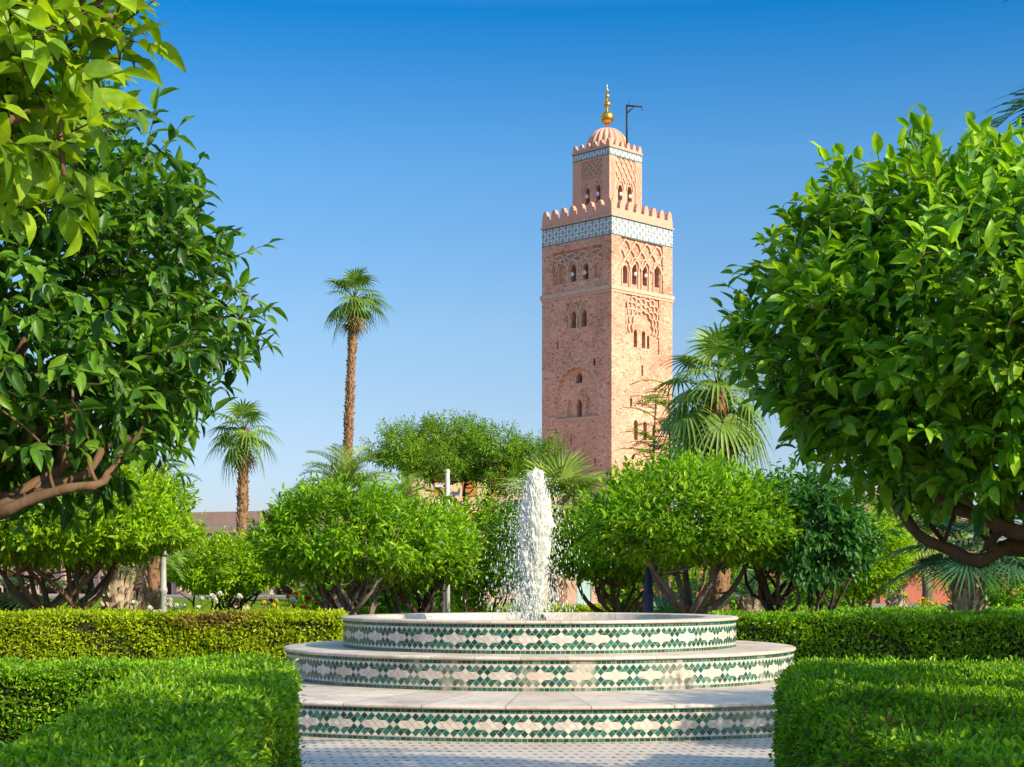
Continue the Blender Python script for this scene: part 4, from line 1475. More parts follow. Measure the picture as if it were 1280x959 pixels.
hedge('hedge', 'low far hedge in shade under the palms on the right', [W(985, 0, 31.5)[:2], W(1320, 0, 31.5)[:2], W(1330, 0, 33)[:2], W(985, 0, 33)[:2]], 1.0, .07, 1500, 15, 'hedge_leaf', G_H, sides=(0, 3))
hedge('hedge', 'low bright hedge seen behind the water jet', [W(590, 0, 40)[:2], W(760, 0, 40)[:2], W(760, 0, 42)[:2], W(590, 0, 42)[:2]], .90, .08, 1300, 16, 'hedge_sunlit', G_H, sides=(0, 1, 3))

# ================================================================== NEAR TREES
G_O = 'clipped orange trees'
V_ = lambda Y, pts: [W(x, y, Y + d) for x, y, d in pts]
clipped_tree('orange_tree', 'large glossy orange tree filling the right edge of the picture', (3.5, 8.2), 2.80, (1.36, 1.3, 1.02), .135, 2250, 8, 21, bases=((0, 0),), fork=1.7, r0=.085,
             mat='orange_leaf', bark='bark', templ=T_NEAR, group=G_O, twig_len=.27, amp=.10, flat=.84, lo=.42, gap=1.7, smooth=True, shoots=8, coff=(-1.02, -.2), stems=True, wid=.50,
             paths=[(V_(7.9, [(1400, 690, .2), (1280, 681, 0), (1255, 685, 0), (1225, 701, 0), (1187, 687, .1), (1152, 672, .1), (1130, 645, .2), (1115, 622, .2), (1090, 570, .3), (1050, 500, .3)]), .045, .017),
                    (V_(7.7, [(1400, 675, .1), (1280, 667, 0), (1230, 647, 0), (1195, 635, .1), (1175, 625, 0), (1152, 592, .1), (1135, 560, .1), (1110, 480, .2)]), .046, .017),
                    (V_(7.7, [(1252, 688, .2), (1252, 662, .1), (1246, 640, .1), (1215, 560, .3)]), .03, .015),
                    (V_(7.6, [(1400, 660, 0), (1285, 634, 0), (1250, 617, .1), (1215, 570, .3), (1180, 480, .5)]), .042, .017),
                    (V_(8.3, [(1420, 640, 0), (1340, 560, 0), (1290, 480, .1), (1260, 380, .1)]), .045, .017)])
clipped_tree('orange_tree', 'shaded orange tree with darkened leaves and a thick bare fork at the left edge', (-3.15, 8.1), 2.98, (1.22, 1.15, .98), .145, 1650, 8, 22, bases=((0, 0),), fork=1.72, r0=.09,
             mat='shaded_leaf', bark='bark', templ=T_NEAR, group=G_O, twig_len=.27, amp=.13, flat=1.05, lo=.45, gap=1.1, smooth=True, shoots=22, coff=(.60, -.1), stems=True, wid=.42, droop=.3, up=.25,
             paths=[(V_(7.4, [(-60, 660, .2), (0, 634, 0), (39, 621, 0), (71, 604, 0), (110, 590, .1), (128, 560, .2)]), .04, .016),
                    (V_(7.5, [(-60, 650, .2), (0, 626, 0), (35, 611, 0), (89, 575, .1), (117, 562, .1), (190, 540, .2)]), .04, .015),
                    (V_(7.3, [(-60, 665, .2), (0, 641, 0), (46, 622, 0), (89, 610, 0), (117, 607, 0), (133, 598, .1), (150, 570, .2)]), .036, .014),
                    (V_(7.7, [(-50, 600, .1), (5, 500, 0), (30, 430, .1), (70, 350, .2)]), .045, .016),
                    (V_(7.6, [(-50, 620, .1), (40, 545, 0), (70, 520, .1), (150, 450, .2)]), .035, .013)])
clipped_tree('orange_tree', 'nearest sunlit orange tree hanging into the top left corner', (-2.5, 3.9), 2.98, (.64, .62, .50), .125, 620, 7, 23, bases=((0, 0),), fork=2.1, r0=.07,
             mat='near_leaf', bark='bark', templ=T_FINE, group=G_O, twig_len=.24, amp=.15, flat=.95, lo=.3, gap=1.5, smooth=True, shoots=8, coff=(.94, .0), stems=True, wid=.52,
             paths=[(V_(3.9, [(-300, 100, 0), (-60, 60, 0), (60, 40, 0), (140, 20, .1)]), .03, .008), (V_(3.8, [(-300, 140, 0), (-40, 160, 0), (60, 140, .1), (80, 220, .1)]), .025, .006)])

# ================================================================== MIDDLE TREES
p = W(80, 0, 29)
clipped_tree('clipped_tree', 'bright sunlit yellow-green clipped tree with bare forked stems behind the sunlit hedge', (p[0] - .2, p[1]), 2.5, (2.65, 1.9, 1.42), .17, 3600, 7, 31, bases=((-.35, 0), (.15, .1), (.75, -.1)), fork=.95, r0=.10,
             mat='sunlit_leaf', bark='bark', group=G_O, flat=.42, lo=.68, gap=1.6, limbs=5)
p = W(288, 0, 36)
clipped_tree('clipped_tree', 'small low sunlit clipped tree on three thin stems by the rose bushes', (p[0], p[1]), 1.78, (1.42, 1.2, .72), .15, 1700, 7, 32, bases=((-.95, 0), (-.1, .2), (.35, -.1)), fork=.75, r0=.065,
             mat='sunlit_leaf', bark='bark_dark', group=G_O, flat=.6, lo=.6, gap=1.6, limbs=5)
p = W(432, 0, 27)
clipped_tree('clipped_tree', 'broad dense clipped tree with many twisted trunks left of the fountain', (p[0], p[1]), 2.15, (1.6, 1.4, 1.02), .165, 2100, 7, 33, bases=((-.25, 0), (.25, .2), (.55, -.2), (0, .5)), fork=.78, r0=.075,
             mat='mid_leaf', bark='bark_grey', group=G_O, flat=.55, lo=.65, gap=1.8, limbs=5)
p = W(518, 0, 29)
clipped_tree('clipped_tree', 'rounded clipped tree pressed against its broad neighbour beside the white camera pole', (p[0], p[1]), 2.0, (1.2, 1.2, .9), .165, 1500, 7, 34, bases=((-.5, 0), (0, .2), (.3, -.1)), fork=.75, r0=.07,
             mat='mid_leaf', bark='bark_dark', group=G_O, flat=.55, lo=.65, gap=1.8, limbs=5)
p = W(600, 0, 34)
clipped_tree('clipped_tree', 'loose bright shrubby tree just left of the water jet', (p[0], p[1]), 2.15, (1.2, .9, 1.25), .16, 1300, 7, 35, bases=((-.1, 0), (.2, .1)), fork=.55, r0=.05,
             mat='sunlit_leaf', bark='bark', group=G_O, flat=.9, lo=.4, gap=.9, limbs=5, amp=.25)
p = W(866, 0, 26.5)
clipped_tree('clipped_tree', 'large domed clipped tree on a pale grey trunk right of the water jet', (p[0], p[1]), 2.38, (1.75, 1.6, 1.12), .175, 2500, 7, 36, bases=((0, 0),), fork=.95, r0=.115,
             mat='mid_leaf', bark='bark_grey', group=G_O, flat=.45, lo=.65, gap=1.8, limbs=7)
p = W(762, 0, 30)
clipped_tree('clipped_tree', 'darker clipped tree leaning out beside the spray of the jet', (p[0] + .2, p[1]), 2.05, (1.25, 1.2, 1.1), .165, 1400, 7, 37, bases=((-.1, 0), (.15, .1), (.6, .3)), fork=.9, r0=.07,
             mat='mid_leaf', bark='bark', group=G_O, flat=.4, lo=.6, gap=1.5, limbs=5)
p = W(962, 0, 27.5)
clipped_tree('clipped_tree', 'dark clipped tree with slim dark stems between the domed tree and the right hedge', (p[0], p[1]), 2.35, (1.15, 1.2, .95), .17, 1400, 7, 38, bases=((-.15, 0), (.1, .2), (.35, 0)), fork=1.1, r0=.065,
             mat='orange_leaf', bark='bark_dark', group=G_O, flat=.5, lo=.55, gap=1.5, limbs=5)
p = W(1030, 0, 25.6)
clipped_tree('broadleaf_tree', 'dark blue-green broadleaf tree drooping over the right hedge', (p[0], p[1] + .6), 2.35, (.95, .9, 1.05), .20, 800, 7, 39, bases=((-.1, 0), (.15, .1)), fork=.9, r0=.05,
             mat='dark_leaf', bark='bark_dark', group=None, flat=.7, lo=.35, gap=.8, limbs=5, amp=.25, droop=.4, up=.1)
p = W(1083, 0, 38)
clipped_tree('clipped_tree', 'small globe-shaped bright tree in full sun before the red wall', (p[0], p[1]), 2.05, (1.05, 1.0, 1.05), .15, 1700, 7, 40, bases=((-.5, 0), (0, 0)), fork=.8, r0=.06,
             mat='sunlit_leaf', bark='bark', group=G_O, flat=.8, lo=.6, gap=1.7, limbs=5)
p = W(1195, 0, 60)
clipped_tree('garden_tree', 'pale loose little tree before the red wall beyond the palm trunk', (p[0], p[1]), 2.2, (1.9, 1.5, 1.3), .16, 600, 7, 41, bases=((0, 0),), fork=.9, r0=.06,
             mat='sunlit_leaf', bark='bark', flat=.9, lo=.3, gap=.7, limbs=5, amp=.25)

for i, (px_, Y_, ax, cz_, tw, lab) in enumerate((
        (450, 36, 1.5, 1.05, 900, 'dark leafy shrub filling the shade behind the twisted trunks'),
        (512, 40, 1.3, 1.15, 800, 'dark leafy shrub behind the rounded tree beside the camera pole'),
        (905, 44, 1.5, 1.2, 900, 'dark leafy shrub behind the pale grey trunk of the domed tree'),
        (968, 50, 1.7, 1.4, 900, 'dark leafy shrub behind the slim dark stems'),
        (800, 46, 1.4, 1.2, 900, 'dark leafy shrub behind the dark blue lamp post'),
        (1268, 39, 1.1, 1.2, 800, 'dark leafy shrub beside the dense yellow flowers at the right edge'),
        (1040, 48, 1.2, .8, 700, 'low dark leafy shrub under the drooping broadleaf tree'))):
    p = W(px_, 0, Y_)
    clipped_tree('garden_shrub', lab, (p[0], p[1]), cz_, (ax, 1.0, cz_ * .95), .19, tw, 7, 140 + i, bases=((0, 0),), fork=.3, r0=.04, mat='orange_leaf' if i % 2 else 'mid_leaf', bark='bark_dark',
                 group='shrubs behind the clipped trees', cat='shrub', flat=.95, lo=.4, gap=1.0, limbs=4, amp=.22)

# wide feathery trees far behind
def lobed_tree(name, label, loc, lob, leaf, twigs, k, seed, h_fork, r0, mat, bark, lo=.45, gap=.7):
    rng = np.random.default_rng(seed)
    t = thing(name, (loc[0], loc[1], 0), label, 'tree')
    mb = MB()
    top = Vector((0, 0, h_fork))
    limb(mb, (0, 0, -.1), top, r0 * 1.2, r0 * .9, rng, .04, 6, 10)
    A = []
    for (cx, cy, cz, ax, ay, az) in lob:
        pts = limb(mb, top, (cx, cy, cz), r0 * .55, r0 * .12, rng, .1, 8, 6)
        for j in range(6):
            s_ = pts[rng.integers(4, 8)]
            limb(mb, s_, s_ + Vector((rng.normal() * ax * .6, rng.normal() * ay * .6, abs(rng.normal()) * az * .6)), r0 * .18, r0 * .05, rng, .12, 5, 5)
        n = int(twigs * ax * az)
        P, nr = crown_points(n, (ax, ay, az), rng, .2, .7, lo, gap, 3.0)
        P = P + np.array((cx, cy, cz))
        D = nr * .7 + rng.normal(size=P.shape) * .5
        A.append((P, D))
    P = np.concatenate([a[0] for a in A]); D = np.concatenate([a[1] for a in A])
    TL = leaf * 3.2 * rng.uniform(.6, 1.3, len(P))
    LP, LDr, LN, LS, tips = sprays(P - unit(D) * TL[:, None] * .5, D, TL, k, leaf, rng, .2, .25)
    link('crown', leaf_mesh('crown', LP, LDr, LN, LS, [M[mat]], T_FAR, .34), t)
    mb.build('trunk', [M[bark]], t)
    return t


px_m = 60 / F
L_ = lambda cx, cy, rx_, rz_, dy=0: ((cx - 580) * px_m, dy, EYE + (HZ - cy) * px_m, rx_ * px_m, rx_ * px_m * .9, rz_ * px_m)
lobed_tree('feathery_tree', 'wide feathery green tree beyond the clipped trees left of the minaret', (W(580, 0, 60)[0], 60),
           [L_(505, 563, 46, 34), L_(560, 545, 52, 30, .6), L_(620, 560, 48, 26, -.5), L_(668, 575, 44, 30, .3), L_(540, 585, 50, 26, -1), L_(640, 600, 42, 24, -.4), L_(590, 582, 40, 26, 1)],
           .20, 420, 10, 51, 2.6, .22, 'feather_leaf', 'bark_dark', .35, .75)
# young pinnate tree before the tower
rng = np.random.default_rng(52)
b = W(838, 0, 36)
t = thing('pinnate_tree', (b[0], b[1], 0), 'slender young tree with ladder-like leaves against the sunlit side of the minaret', 'tree')
mb = MB()
px_m2 = 36 / F
tops = [((820 - 838) * px_m2, 0, EYE + (HZ - 500) * px_m2), ((838 - 838) * px_m2, .4, EYE + (HZ - 478) * px_m2), ((858 - 838) * px_m2, -.2, EYE + (HZ - 500) * px_m2), ((812 - 838) * px_m2, .1, EYE + (HZ - 560) * px_m2), ((845 - 838) * px_m2, .1, EYE + (HZ - 540) * px_m2)]
for q in tops: limb(mb, (0, 0, 0), q, .05, .015, rng, .05, 10, 6)
mb.build('trunk', [M['bark']], t)
fr = MB()
for q in tops:
    for i in range(16):
        f = feather_frond(rng.uniform(.7, 1.05), R(rng.uniform(5, 45)), R(60), rng, 13, .26, .045, .1, .35)
        az = rng.uniform(0, 6.28); s_ = rng.uniform(.72, 1.0)
        c = Vector(q) * s_ if i else Vector(q)
        c.x = q[0] * s_
        cs, sn = math.cos(az), math.sin(az)
        fr.add([(c.x + v[0] * cs - v[1] * sn, c.y + v[0] * sn + v[1] * cs, c.z + v[2]) for v in f.v], f.f, 0)
fr.build('crown', [M['feather_leaf']], t)

# ================================================================== PALMS
G_P = 'palms of the garden'
p = W(441, 382, 75)
fan_palm('fan_palm', 'tallest slender fan palm standing alone against the sky', (p[0] - .35, 75, 0), p[2] + .35, .18, .95, 1.0, 61, 'palm_leaf', 'palm_bark', 26, 6, G_P, lean=(.4, 0), emin=-40, emax=85, droop=.5, flap=.35, nseg=20)
p = W(302, 538, 65)
fan_palm('fan_palm', 'shorter slender fan palm behind the left orange tree', (p[0], 65, 0), p[2], .18, .9, .85, 62, 'palm_leaf', 'palm_bark', 22, 8, G_P, lean=(.05, 0), emin=-50, droop=.6, flap=.35, nseg=20)
p = W(432, 618, 45)
feather_palm('date_palm', 'feathery date palm crown rising above the broad clipped tree', (p[0], 45, 0), p[2], .2, 1.9, 63, 'palm_pale', 'palm_bark', 30, G_P, emin=0, emax=85)
p = W(508, 618, 50)
feather_palm('date_palm', 'small feathery palm beside the larger date palm crown', (p[0], 50, 0), p[2], .16, 1.0, 64, 'palm_pale', 'palm_bark', 16, G_P, emin=0, emax=80)
p = W(696, 640, 42)
fan_palm('fan_palm', 'bushy yellow-green fan palm right behind the water jet', (p[0], 42, 0), p[2], .2, 1.2, 1.0, 65, 'palm_pale', 'palm_bark', 34, 4, G_P, emin=-30, droop=.3)
p = W(895, 482, 31)
fan_palm('fan_palm', 'big drooping fan palm right of the minaret behind the domed tree', (p[0] + .05, 31, 0), p[2], .17, 0.82, .80, 66, 'palm_leaf', 'palm_bark', 28, 10, G_P, emin=-62, droop=.65, nseg=26)
p = W(1205, 700, 27.5)
fan_palm('fan_palm', 'stout fan palm with a thick shaggy pale trunk and blue-green fans at the right', (p[0] + .1, 27.6, 0), 2.1, .235, 1.05, .8, 67, 'palm_dark', 'palm_bark_pale', 20, 0, G_P, emin=-6, emax=65, droop=.22, nseg=36, flap=.35)
p = W(1121, 645, 48)
fan_palm('fan_palm', 'grey-green fan palm with a pale shaggy trunk behind the sunlit globe tree', (p[0], 48, 0), p[2] - .2, .22, 1.15, .8, 68, 'palm_pale', 'palm_bark_pale', 28, 8, G_P, emin=-40, flap=.35)
p = W(205, 605, 38)
feather_palm('date_palm', 'feathery palm peeping over the bright clipped tree at the left', (p[0] - .2, 38, 0), p[2] - .1, .2, 1.25, 69, 'palm_leaf', 'palm_bark', 18, G_P, emin=-10)
p = W(133, 700, 31.5)
feather_palm('date_palm', 'stout date palm with pale scaly trunk under the bright clipped tree', (p[0], 32.5, 0), 2.2, .27, 1.6, 70, 'palm_leaf', 'palm_bark_pale', 14, G_P, emin=0, az=(-2.6, 3.0))
p = W(158, 700, 33.5)
feather_palm('date_palm', 'dark-trunked date palm beside the pale scaly trunk', (p[0] + .05, 34, 0), 2.6, .22, 1.5, 71, 'palm_leaf', 'palm_bark_dark', 14, G_P, emin=0)
p = W(36, 700, 33)
fan_palm('fan_palm', 'dark-trunked fan palm low at the far left behind the hedge', (p[0], 32, 0), 1.35, .3, 1.0, .8, 72, 'palm_pale', 'palm_bark_dark', 16, 0, G_P, emin=-30, emax=30)
p = W(830, 745, 33)
fan_palm('fan_palm', 'low stemless fan palm in shade under the domed tree', (p[0], 31.5, 0), .45, .2, .8, .7, 73, 'palm_dark', 'palm_bark_dark', 20, 0, G_P, emin=-5, emax=75)
feather_palm('date_palm', 'date palm standing off to the right whose frond tips reach into the top right corner', (4.36, 9.5, 0), 4.45, .2, 1.62, 74, 'palm_dark', 'palm_bark', 26, G_P, emin=-25, emax=75, pairs=40)
p = W(930, 755, 32)
feather_palm('date_palm', 'short date palm with a rust-brown scaly trunk behind the dark stems', (p[0], 31, 0), 1.25, .22, 1.0, 75, 'palm_dark', 'palm_bark_pale', 14, G_P, emin=-10)
# slim bare trunk right
p = W(1148, 0, 52)
clipped_tree('garden_tree', 'slim grey-trunked tree between the pale palm trunk and the stout palm', (p[0], p[1]), 4.1, (1.2, 1.1, .9), .16, 500, 7, 42, bases=((0, 0),), fork=2.6, r0=.16, mat='feather_leaf', bark='bark_grey', lo=.3, gap=.6, limbs=4)

# ================================================================== BUILDINGS
# mosque wall at the left, in shade
p = W(255, 0, 170)
mos = thing('mosque_hall', (p[0], 172, 0), 'long low mauve mosque hall with an arcade behind the gardens at the left', 'building', rz=R(-24))
mb = MB()


class LFace:
    def p(s, a, z, dep=0.0): return (a, dep, z)


lf = LFace()
W_H = 60
ar = []
for i in range(11):
    c = -27 + i * 5.2
    ar.append((arch(c, .02, 3.0, 2.6, .1), 1.4, 1, []))
wall(mb, lf, rect(-W_H / 2, 0, W_H / 2, 7.6), ar)
mb.add([(W_H / 2, 0, 0), (W_H / 2, 14, 0), (W_H / 2, 14, 7.6), (W_H / 2, 0, 7.6)], [(0, 1, 2, 3)])
mb.add([(-W_H / 2, 14, 0), (-W_H / 2, 0, 0), (-W_H / 2, 0, 7.6), (-W_H / 2, 14, 7.6)], [(0, 1, 2, 3)])
mb.add([(W_H / 2, 14, 0), (-W_H / 2, 14, 0), (-W_H / 2, 14, 7.6), (W_H / 2, 14, 7.6)], [(0, 1, 2, 3)])
mb.add([(-W_H / 2, 0, 7.6), (W_H / 2, 0, 7.6), (W_H / 2, 14, 7.6), (-W_H / 2, 14, 7.6)], [(0, 1, 2, 3)])
mb.build('wall', [M['mauve_wall'], M['opening']], mos)
mb = MB()
mb.box((0, -.15, 6.9), (W_H, .5, .55)); mb.box((0, .6, 8.25), (W_H, 1.2, 1.3))
for i in range(12): mb.box((-29.6 + i * 5.2, -.14, 3.4), (.5, .3, 6.2))
mb.build('cornice', [M['mauve_trim']], mos)
# pink house with orange shutters
p = W(606, 0, 112)
hs_ = thing('pink_house', (p[0], 112, 0), 'pink house with orange shutters half hidden by the feathery tree', 'house', rz=R(8))
mb = MB()
wins = []
for zz in (1.4, 4.6, 7.4):
    for i in range(4):
        wins.append((rect(-3.6 + i * 2.0, zz, -2.55 + i * 2.0, zz + 1.7), .25, 1, []))
hw = rect(-5.2, 0, 5.2, 9.8)
wall(mb, lf, hw, wins)
for (x0, y0, x1, y1) in ((5.2, 0, 5.2, 9), (5.2, 9, -5.2, 9), (-5.2, 9, -5.2, 0)):
    mb.add([(x0, y0, 0), (x1, y1, 0), (x1, y1, 9.8), (x0, y0, 9.8)], [(0, 1, 2, 3)])
mb.add([(-5.2, 0, 9.8), (5.2, 0, 9.8), (5.2, 9, 9.8), (-5.2, 9, 9.8)], [(0, 1, 2, 3)])
mb.build('wall', [M['pink_wall'], M['opening']], hs_)
sh = MB(); sh.box((0, 0, 0), (.98, .06, 1.62)); shm = sh.mesh('shutter', [M['shutter']])
for w_ in wins:
    o = link('shutter', shm, hs_)
    o.location = ((w_[0][0][0] + w_[0][1][0]) / 2, .10, (w_[0][0][1] + w_[0][2][1]) / 2)
mb = MB(); mb.box((0, 4.5, 9.98), (10.8, 9.6, .3)); mb.build('roof', [M['pink_wall']], hs_)
# pink garden wall and gate behind the jet
p = W(715, 0, 100)
gw = thing('garden_wall', (p[0], 100, 0), 'pale pink garden wall with a light green door behind the water jet', 'wall')
mb = MB()
wall(mb, lf, rect(-4, 0, 4, 3.2), [(rect(.3, .01, 1.2, 2.1), .15, 1, [])])
mb.box((0, .5, 1.595), (8, .4, 3.19)); mb.box((0, .15, 3.3), (8.2, .9, .16))
mb.build('wall', [M['pink_wall'], M['opening']], gw)
mb = MB(); mb.box((.75, .07, 1.05), (.86, .05, 2.04)); mb.build('door', [noisy('door_green', (.35, .50, .44), (.42, .56, .50), 4, 0.5)], gw)
# red wall beyond the road at the right
p = W(1130, 0, 110)
rw = thing('boundary_wall', (p[0], 110, 0), 'long red plastered wall beyond the road at the right', 'wall')
mb = MB()
mb.box((4, 0, 1.5), (46, .4, 3.0))
for i in range(9): mb.box((-18 + i * 5.5, -.25, 1.62), (.5, .3, 3.25))
mb.build('wall', [M['red_wall']], rw)
mb = MB(); mb.box((4, 0, 3.08), (46.3, .62, .16)); mb.build('coping', [M['mauve_trim']], rw)
p = W(1085, 0, 125)
hb = thing('pink_house', (p[0] + 2, 128, 0), 'tall pink house seen in scraps between leaves above the red wall', 'house', rz=R(-10))
mb = MB()
wins = [(rect(-4.2 + i * 3.0, zz, -3.1 + i * 3.0, zz + 1.6), .25, 1, []) for zz in (1.6, 5.0) for i in range(4)]
wall(mb, lf, rect(-6.5, 0, 6.5, 8.6), wins)
for (x0, y0, x1, y1) in ((6.5, 0, 6.5, 9), (6.5, 9, -6.5, 9), (-6.5, 9, -6.5, 0)):
    mb.add([(x0, y0, 0), (x1, y1, 0), (x1, y1, 8.6), (x0, y0, 8.6)], [(0, 1, 2, 3)])
mb.add([(-6.5, 0, 8.6), (6.5, 0, 8.6), (6.5, 9, 8.6), (-6.5, 9, 8.6)], [(0, 1, 2, 3)])
mb.build('wall', [M['pink_wall'], M['opening']], hb)
for w_ in wins:
    o = link('shutter', shm, hb)
    o.location = ((w_[0][0][0] + w_[0][1][0]) / 2, .10, (w_[0][0][1] + w_[0][2][1]) / 2)

# ================================================================== STREET FURNITURE
# grey lamp post, left
p = W(204, 0, 31)
lp = thing('lamp_post', (p[0], 31, 0), 'grey tapering lamp post with collars before the small sunlit tree', 'lamp post')
mb = MB()
mb.lathe([(.13, 0), (.13, .5), (.085, .56), (.075, .62), (.07, 1.35), (.085, 1.37), (.085, 1.42), (.062, 1.45), (.055, 2.3), (.07, 2.32), (.05, 2.36), (.045, 3.0)], 16)
post = mb.build('post', [M['lamp_grey']], lp)
mb = MB(); mb.lathe([(.05, 3.0), (.11, 3.05), (.14, 3.2), (.14, 3.22), (.02, 3.36), (.01, 3.4)], 16); mb.build('lantern', [M['lamp_grey']], lp)
# camera pole
p = W(559.5, 590, 33)
cp = thing('camera_pole', (p[0], 33, 0), 'white pole with two security cameras above the rounded clipped tree', 'camera pole')
mb = MB(); mb.tube([(0, 0, 0), (0, 0, p[2])], [.052, .045], 14); mb.lathe([(.055, p[2]), (.04, p[2] + .05), (.01, p[2] + .06)], 12); mb.lathe([(.14, 0), (.14, .08), (.09, .1)], 12)
mb.build('post', [M['lamp_white']], cp)
for s, dz, an in ((-1, -.28, .25), (1, -.45, -.2)):
    mb = MB()
    mb.tube([(s * .06, 0, p[2] + dz - .05), (s * .19, -.05, p[2] + dz - .02)], .014, 6)
    mb.box((s * .19, -.05, p[2] + dz - .01), (.065, .20, .055), 0, s * 1.0)
    mb.box((s * .19, -.05, p[2] + dz + .03), (.085, .23, .012), 0, s * 1.0)
    cmr = mb.build('security_camera', [M['lamp_grey']], cp)
# dark post beside it
p = W(553.5, 0, 30.5)
dp = thing('lamp_post', (p[0], 30.5, 0), 'thin dark lamp post in the shade beside the white camera pole', 'lamp post')
mb = MB(); mb.lathe([(.10, 0), (.10, .3), (.07, .34), (.06, 2.0), (.05, 2.6)], 14); mb.build('post', [M['lamp_dark']], dp)
mb = MB(); mb.lathe([(.05, 2.6), (.11, 2.66), (.13, 2.8), (.03, 2.92), (.01, 2.96)], 14); mb.build('lantern', [M['lamp_dark']], dp)
# blue post under the domed tree
p = W(811, 0, 27.2)
bp_ = thing('lamp_post', (p[0], 27.2, 0), 'dark blue lamp post under the domed clipped tree', 'lamp post')
mb = MB(); mb.lathe([(.12, 0), (.12, .7), (.085, .76), (.08, 1.3), (.095, 1.32), (.095, 1.38), (.07, 1.42), (.06, 2.5)], 16); mb.build('post', [M['lamp_blue']], bp_)
mb = MB(); mb.lathe([(.06, 2.5), (.12, 2.56), (.14, 2.7), (.03, 2.84), (.01, 2.88)], 14); mb.build('lantern', [M['lamp_blue']], bp_)
# flood light by the tower
p = W(834, 542, 60)
fl_ = thing('flood_light', (p[0] + .1, 60, 0), 'pale flood light on a thin pole at the foot of the minaret', 'flood light')
mb = MB(); mb.tube([(0, 0, 0), (0, 0, p[2])], [.07, .05], 10); mb.build('pole', [M['lamp_grey']], fl_)
mb = MB(); mb.box((0, -.1, p[2] + .12), (.42, .22, .32)); mb.build('lamp_head', [M['lamp_grey']], fl_)
mb = MB(); mb.box((0, -.222, p[2] + .12), (.36, .02, .26)); mb.build('glass', [M['glass']], fl_)
# small black ground spotlight box and beige cabinet
p = W(771, 768, 33)
gb = thing('ground_speaker', (p[0], 32, 0), 'small round black garden speaker on a post beside the trunks right of the jet', 'speaker')
mb = MB(); mb.ball((0, 0, .88), .12, 0, 14, 10, (1, 1, .85)); mb.build('housing', [M['black_box']], gb)
mb = MB(); mb.tube([(0, 0, 0), (0, 0, .8)], .035, 10); mb.build('stake', [M['black_box']], gb)
p = W(299, 0, 38)
cb = thing('stone_block', (p[0], 38, 0), 'rounded beige stone block on the lawn behind the stems of the small sunlit tree', 'stone')
bm = bmesh.new(); bmesh.ops.create_cube(bm, size=1); bmesh.ops.scale(bm, vec=(.46, .4, .98), verts=bm.verts); bmesh.ops.translate(bm, vec=(0, 0, .49), verts=bm.verts)
bmesh.ops.bevel(bm, geom=bm.edges[:], offset=.09, segments=3, affect='EDGES', profile=.6)
me = bpy.data.meshes.new('block'); bm.to_mesh(me); bm.free(); me.materials.append(M['stone_trim']); link('block', me, cb)

# parked car glimpsed between the trunks
p = W(404, 0, 128)
car = thing('parked_car', (p[0], 128, .0), 'grey parked car glimpsed between tree trunks at the left', 'car', rz=R(12))
prof = [(-2.1, .35), (2.1, .35), (2.15, .7), (1.3, .92), (.75, 1.42), (-.9, 1.46), (-1.7, .98), (-2.12, .9)]
mb = MB(); n = len(prof)
v = [(x, -.82 if z < 1 else -.68, z) for x, z in prof] + [(x, .82 if z < 1 else .68, z) for x, z in prof]
mb.add(v, [tuple(range(n)), tuple(range(2 * n - 1, n - 1, -1))] + [(i, n + i, n + (i + 1) % n, (i + 1) % n) for i in range(n)])
mb.build('body', [M['car_paint']], car)
for x0, x1 in ((-1.35, -.1), (0, 1.0)):
    mb = MB()
    mb.add([(x0, -.80, .96), (x1, -.80, .96), (x1 - .28, -.712, 1.36), (x0 + .2, -.712, 1.38)], [(0, 1, 2, 3)])
    mb.build('window', [M['glass']], car)
for x in (-1.3, 1.35):
    for y in (-.72, .72):
        mb = MB(); mb.tube([(x, y - .11, .33), (x, y + .11, .33)], .33, 18); wh = mb.build('wheel', [M['rubber']], car)
        mb = MB(); mb.tube([(x, y - .125, .33), (x, y + .125, .33)], .19, 14); mb.build('rim', [M['lamp_grey']], wh)

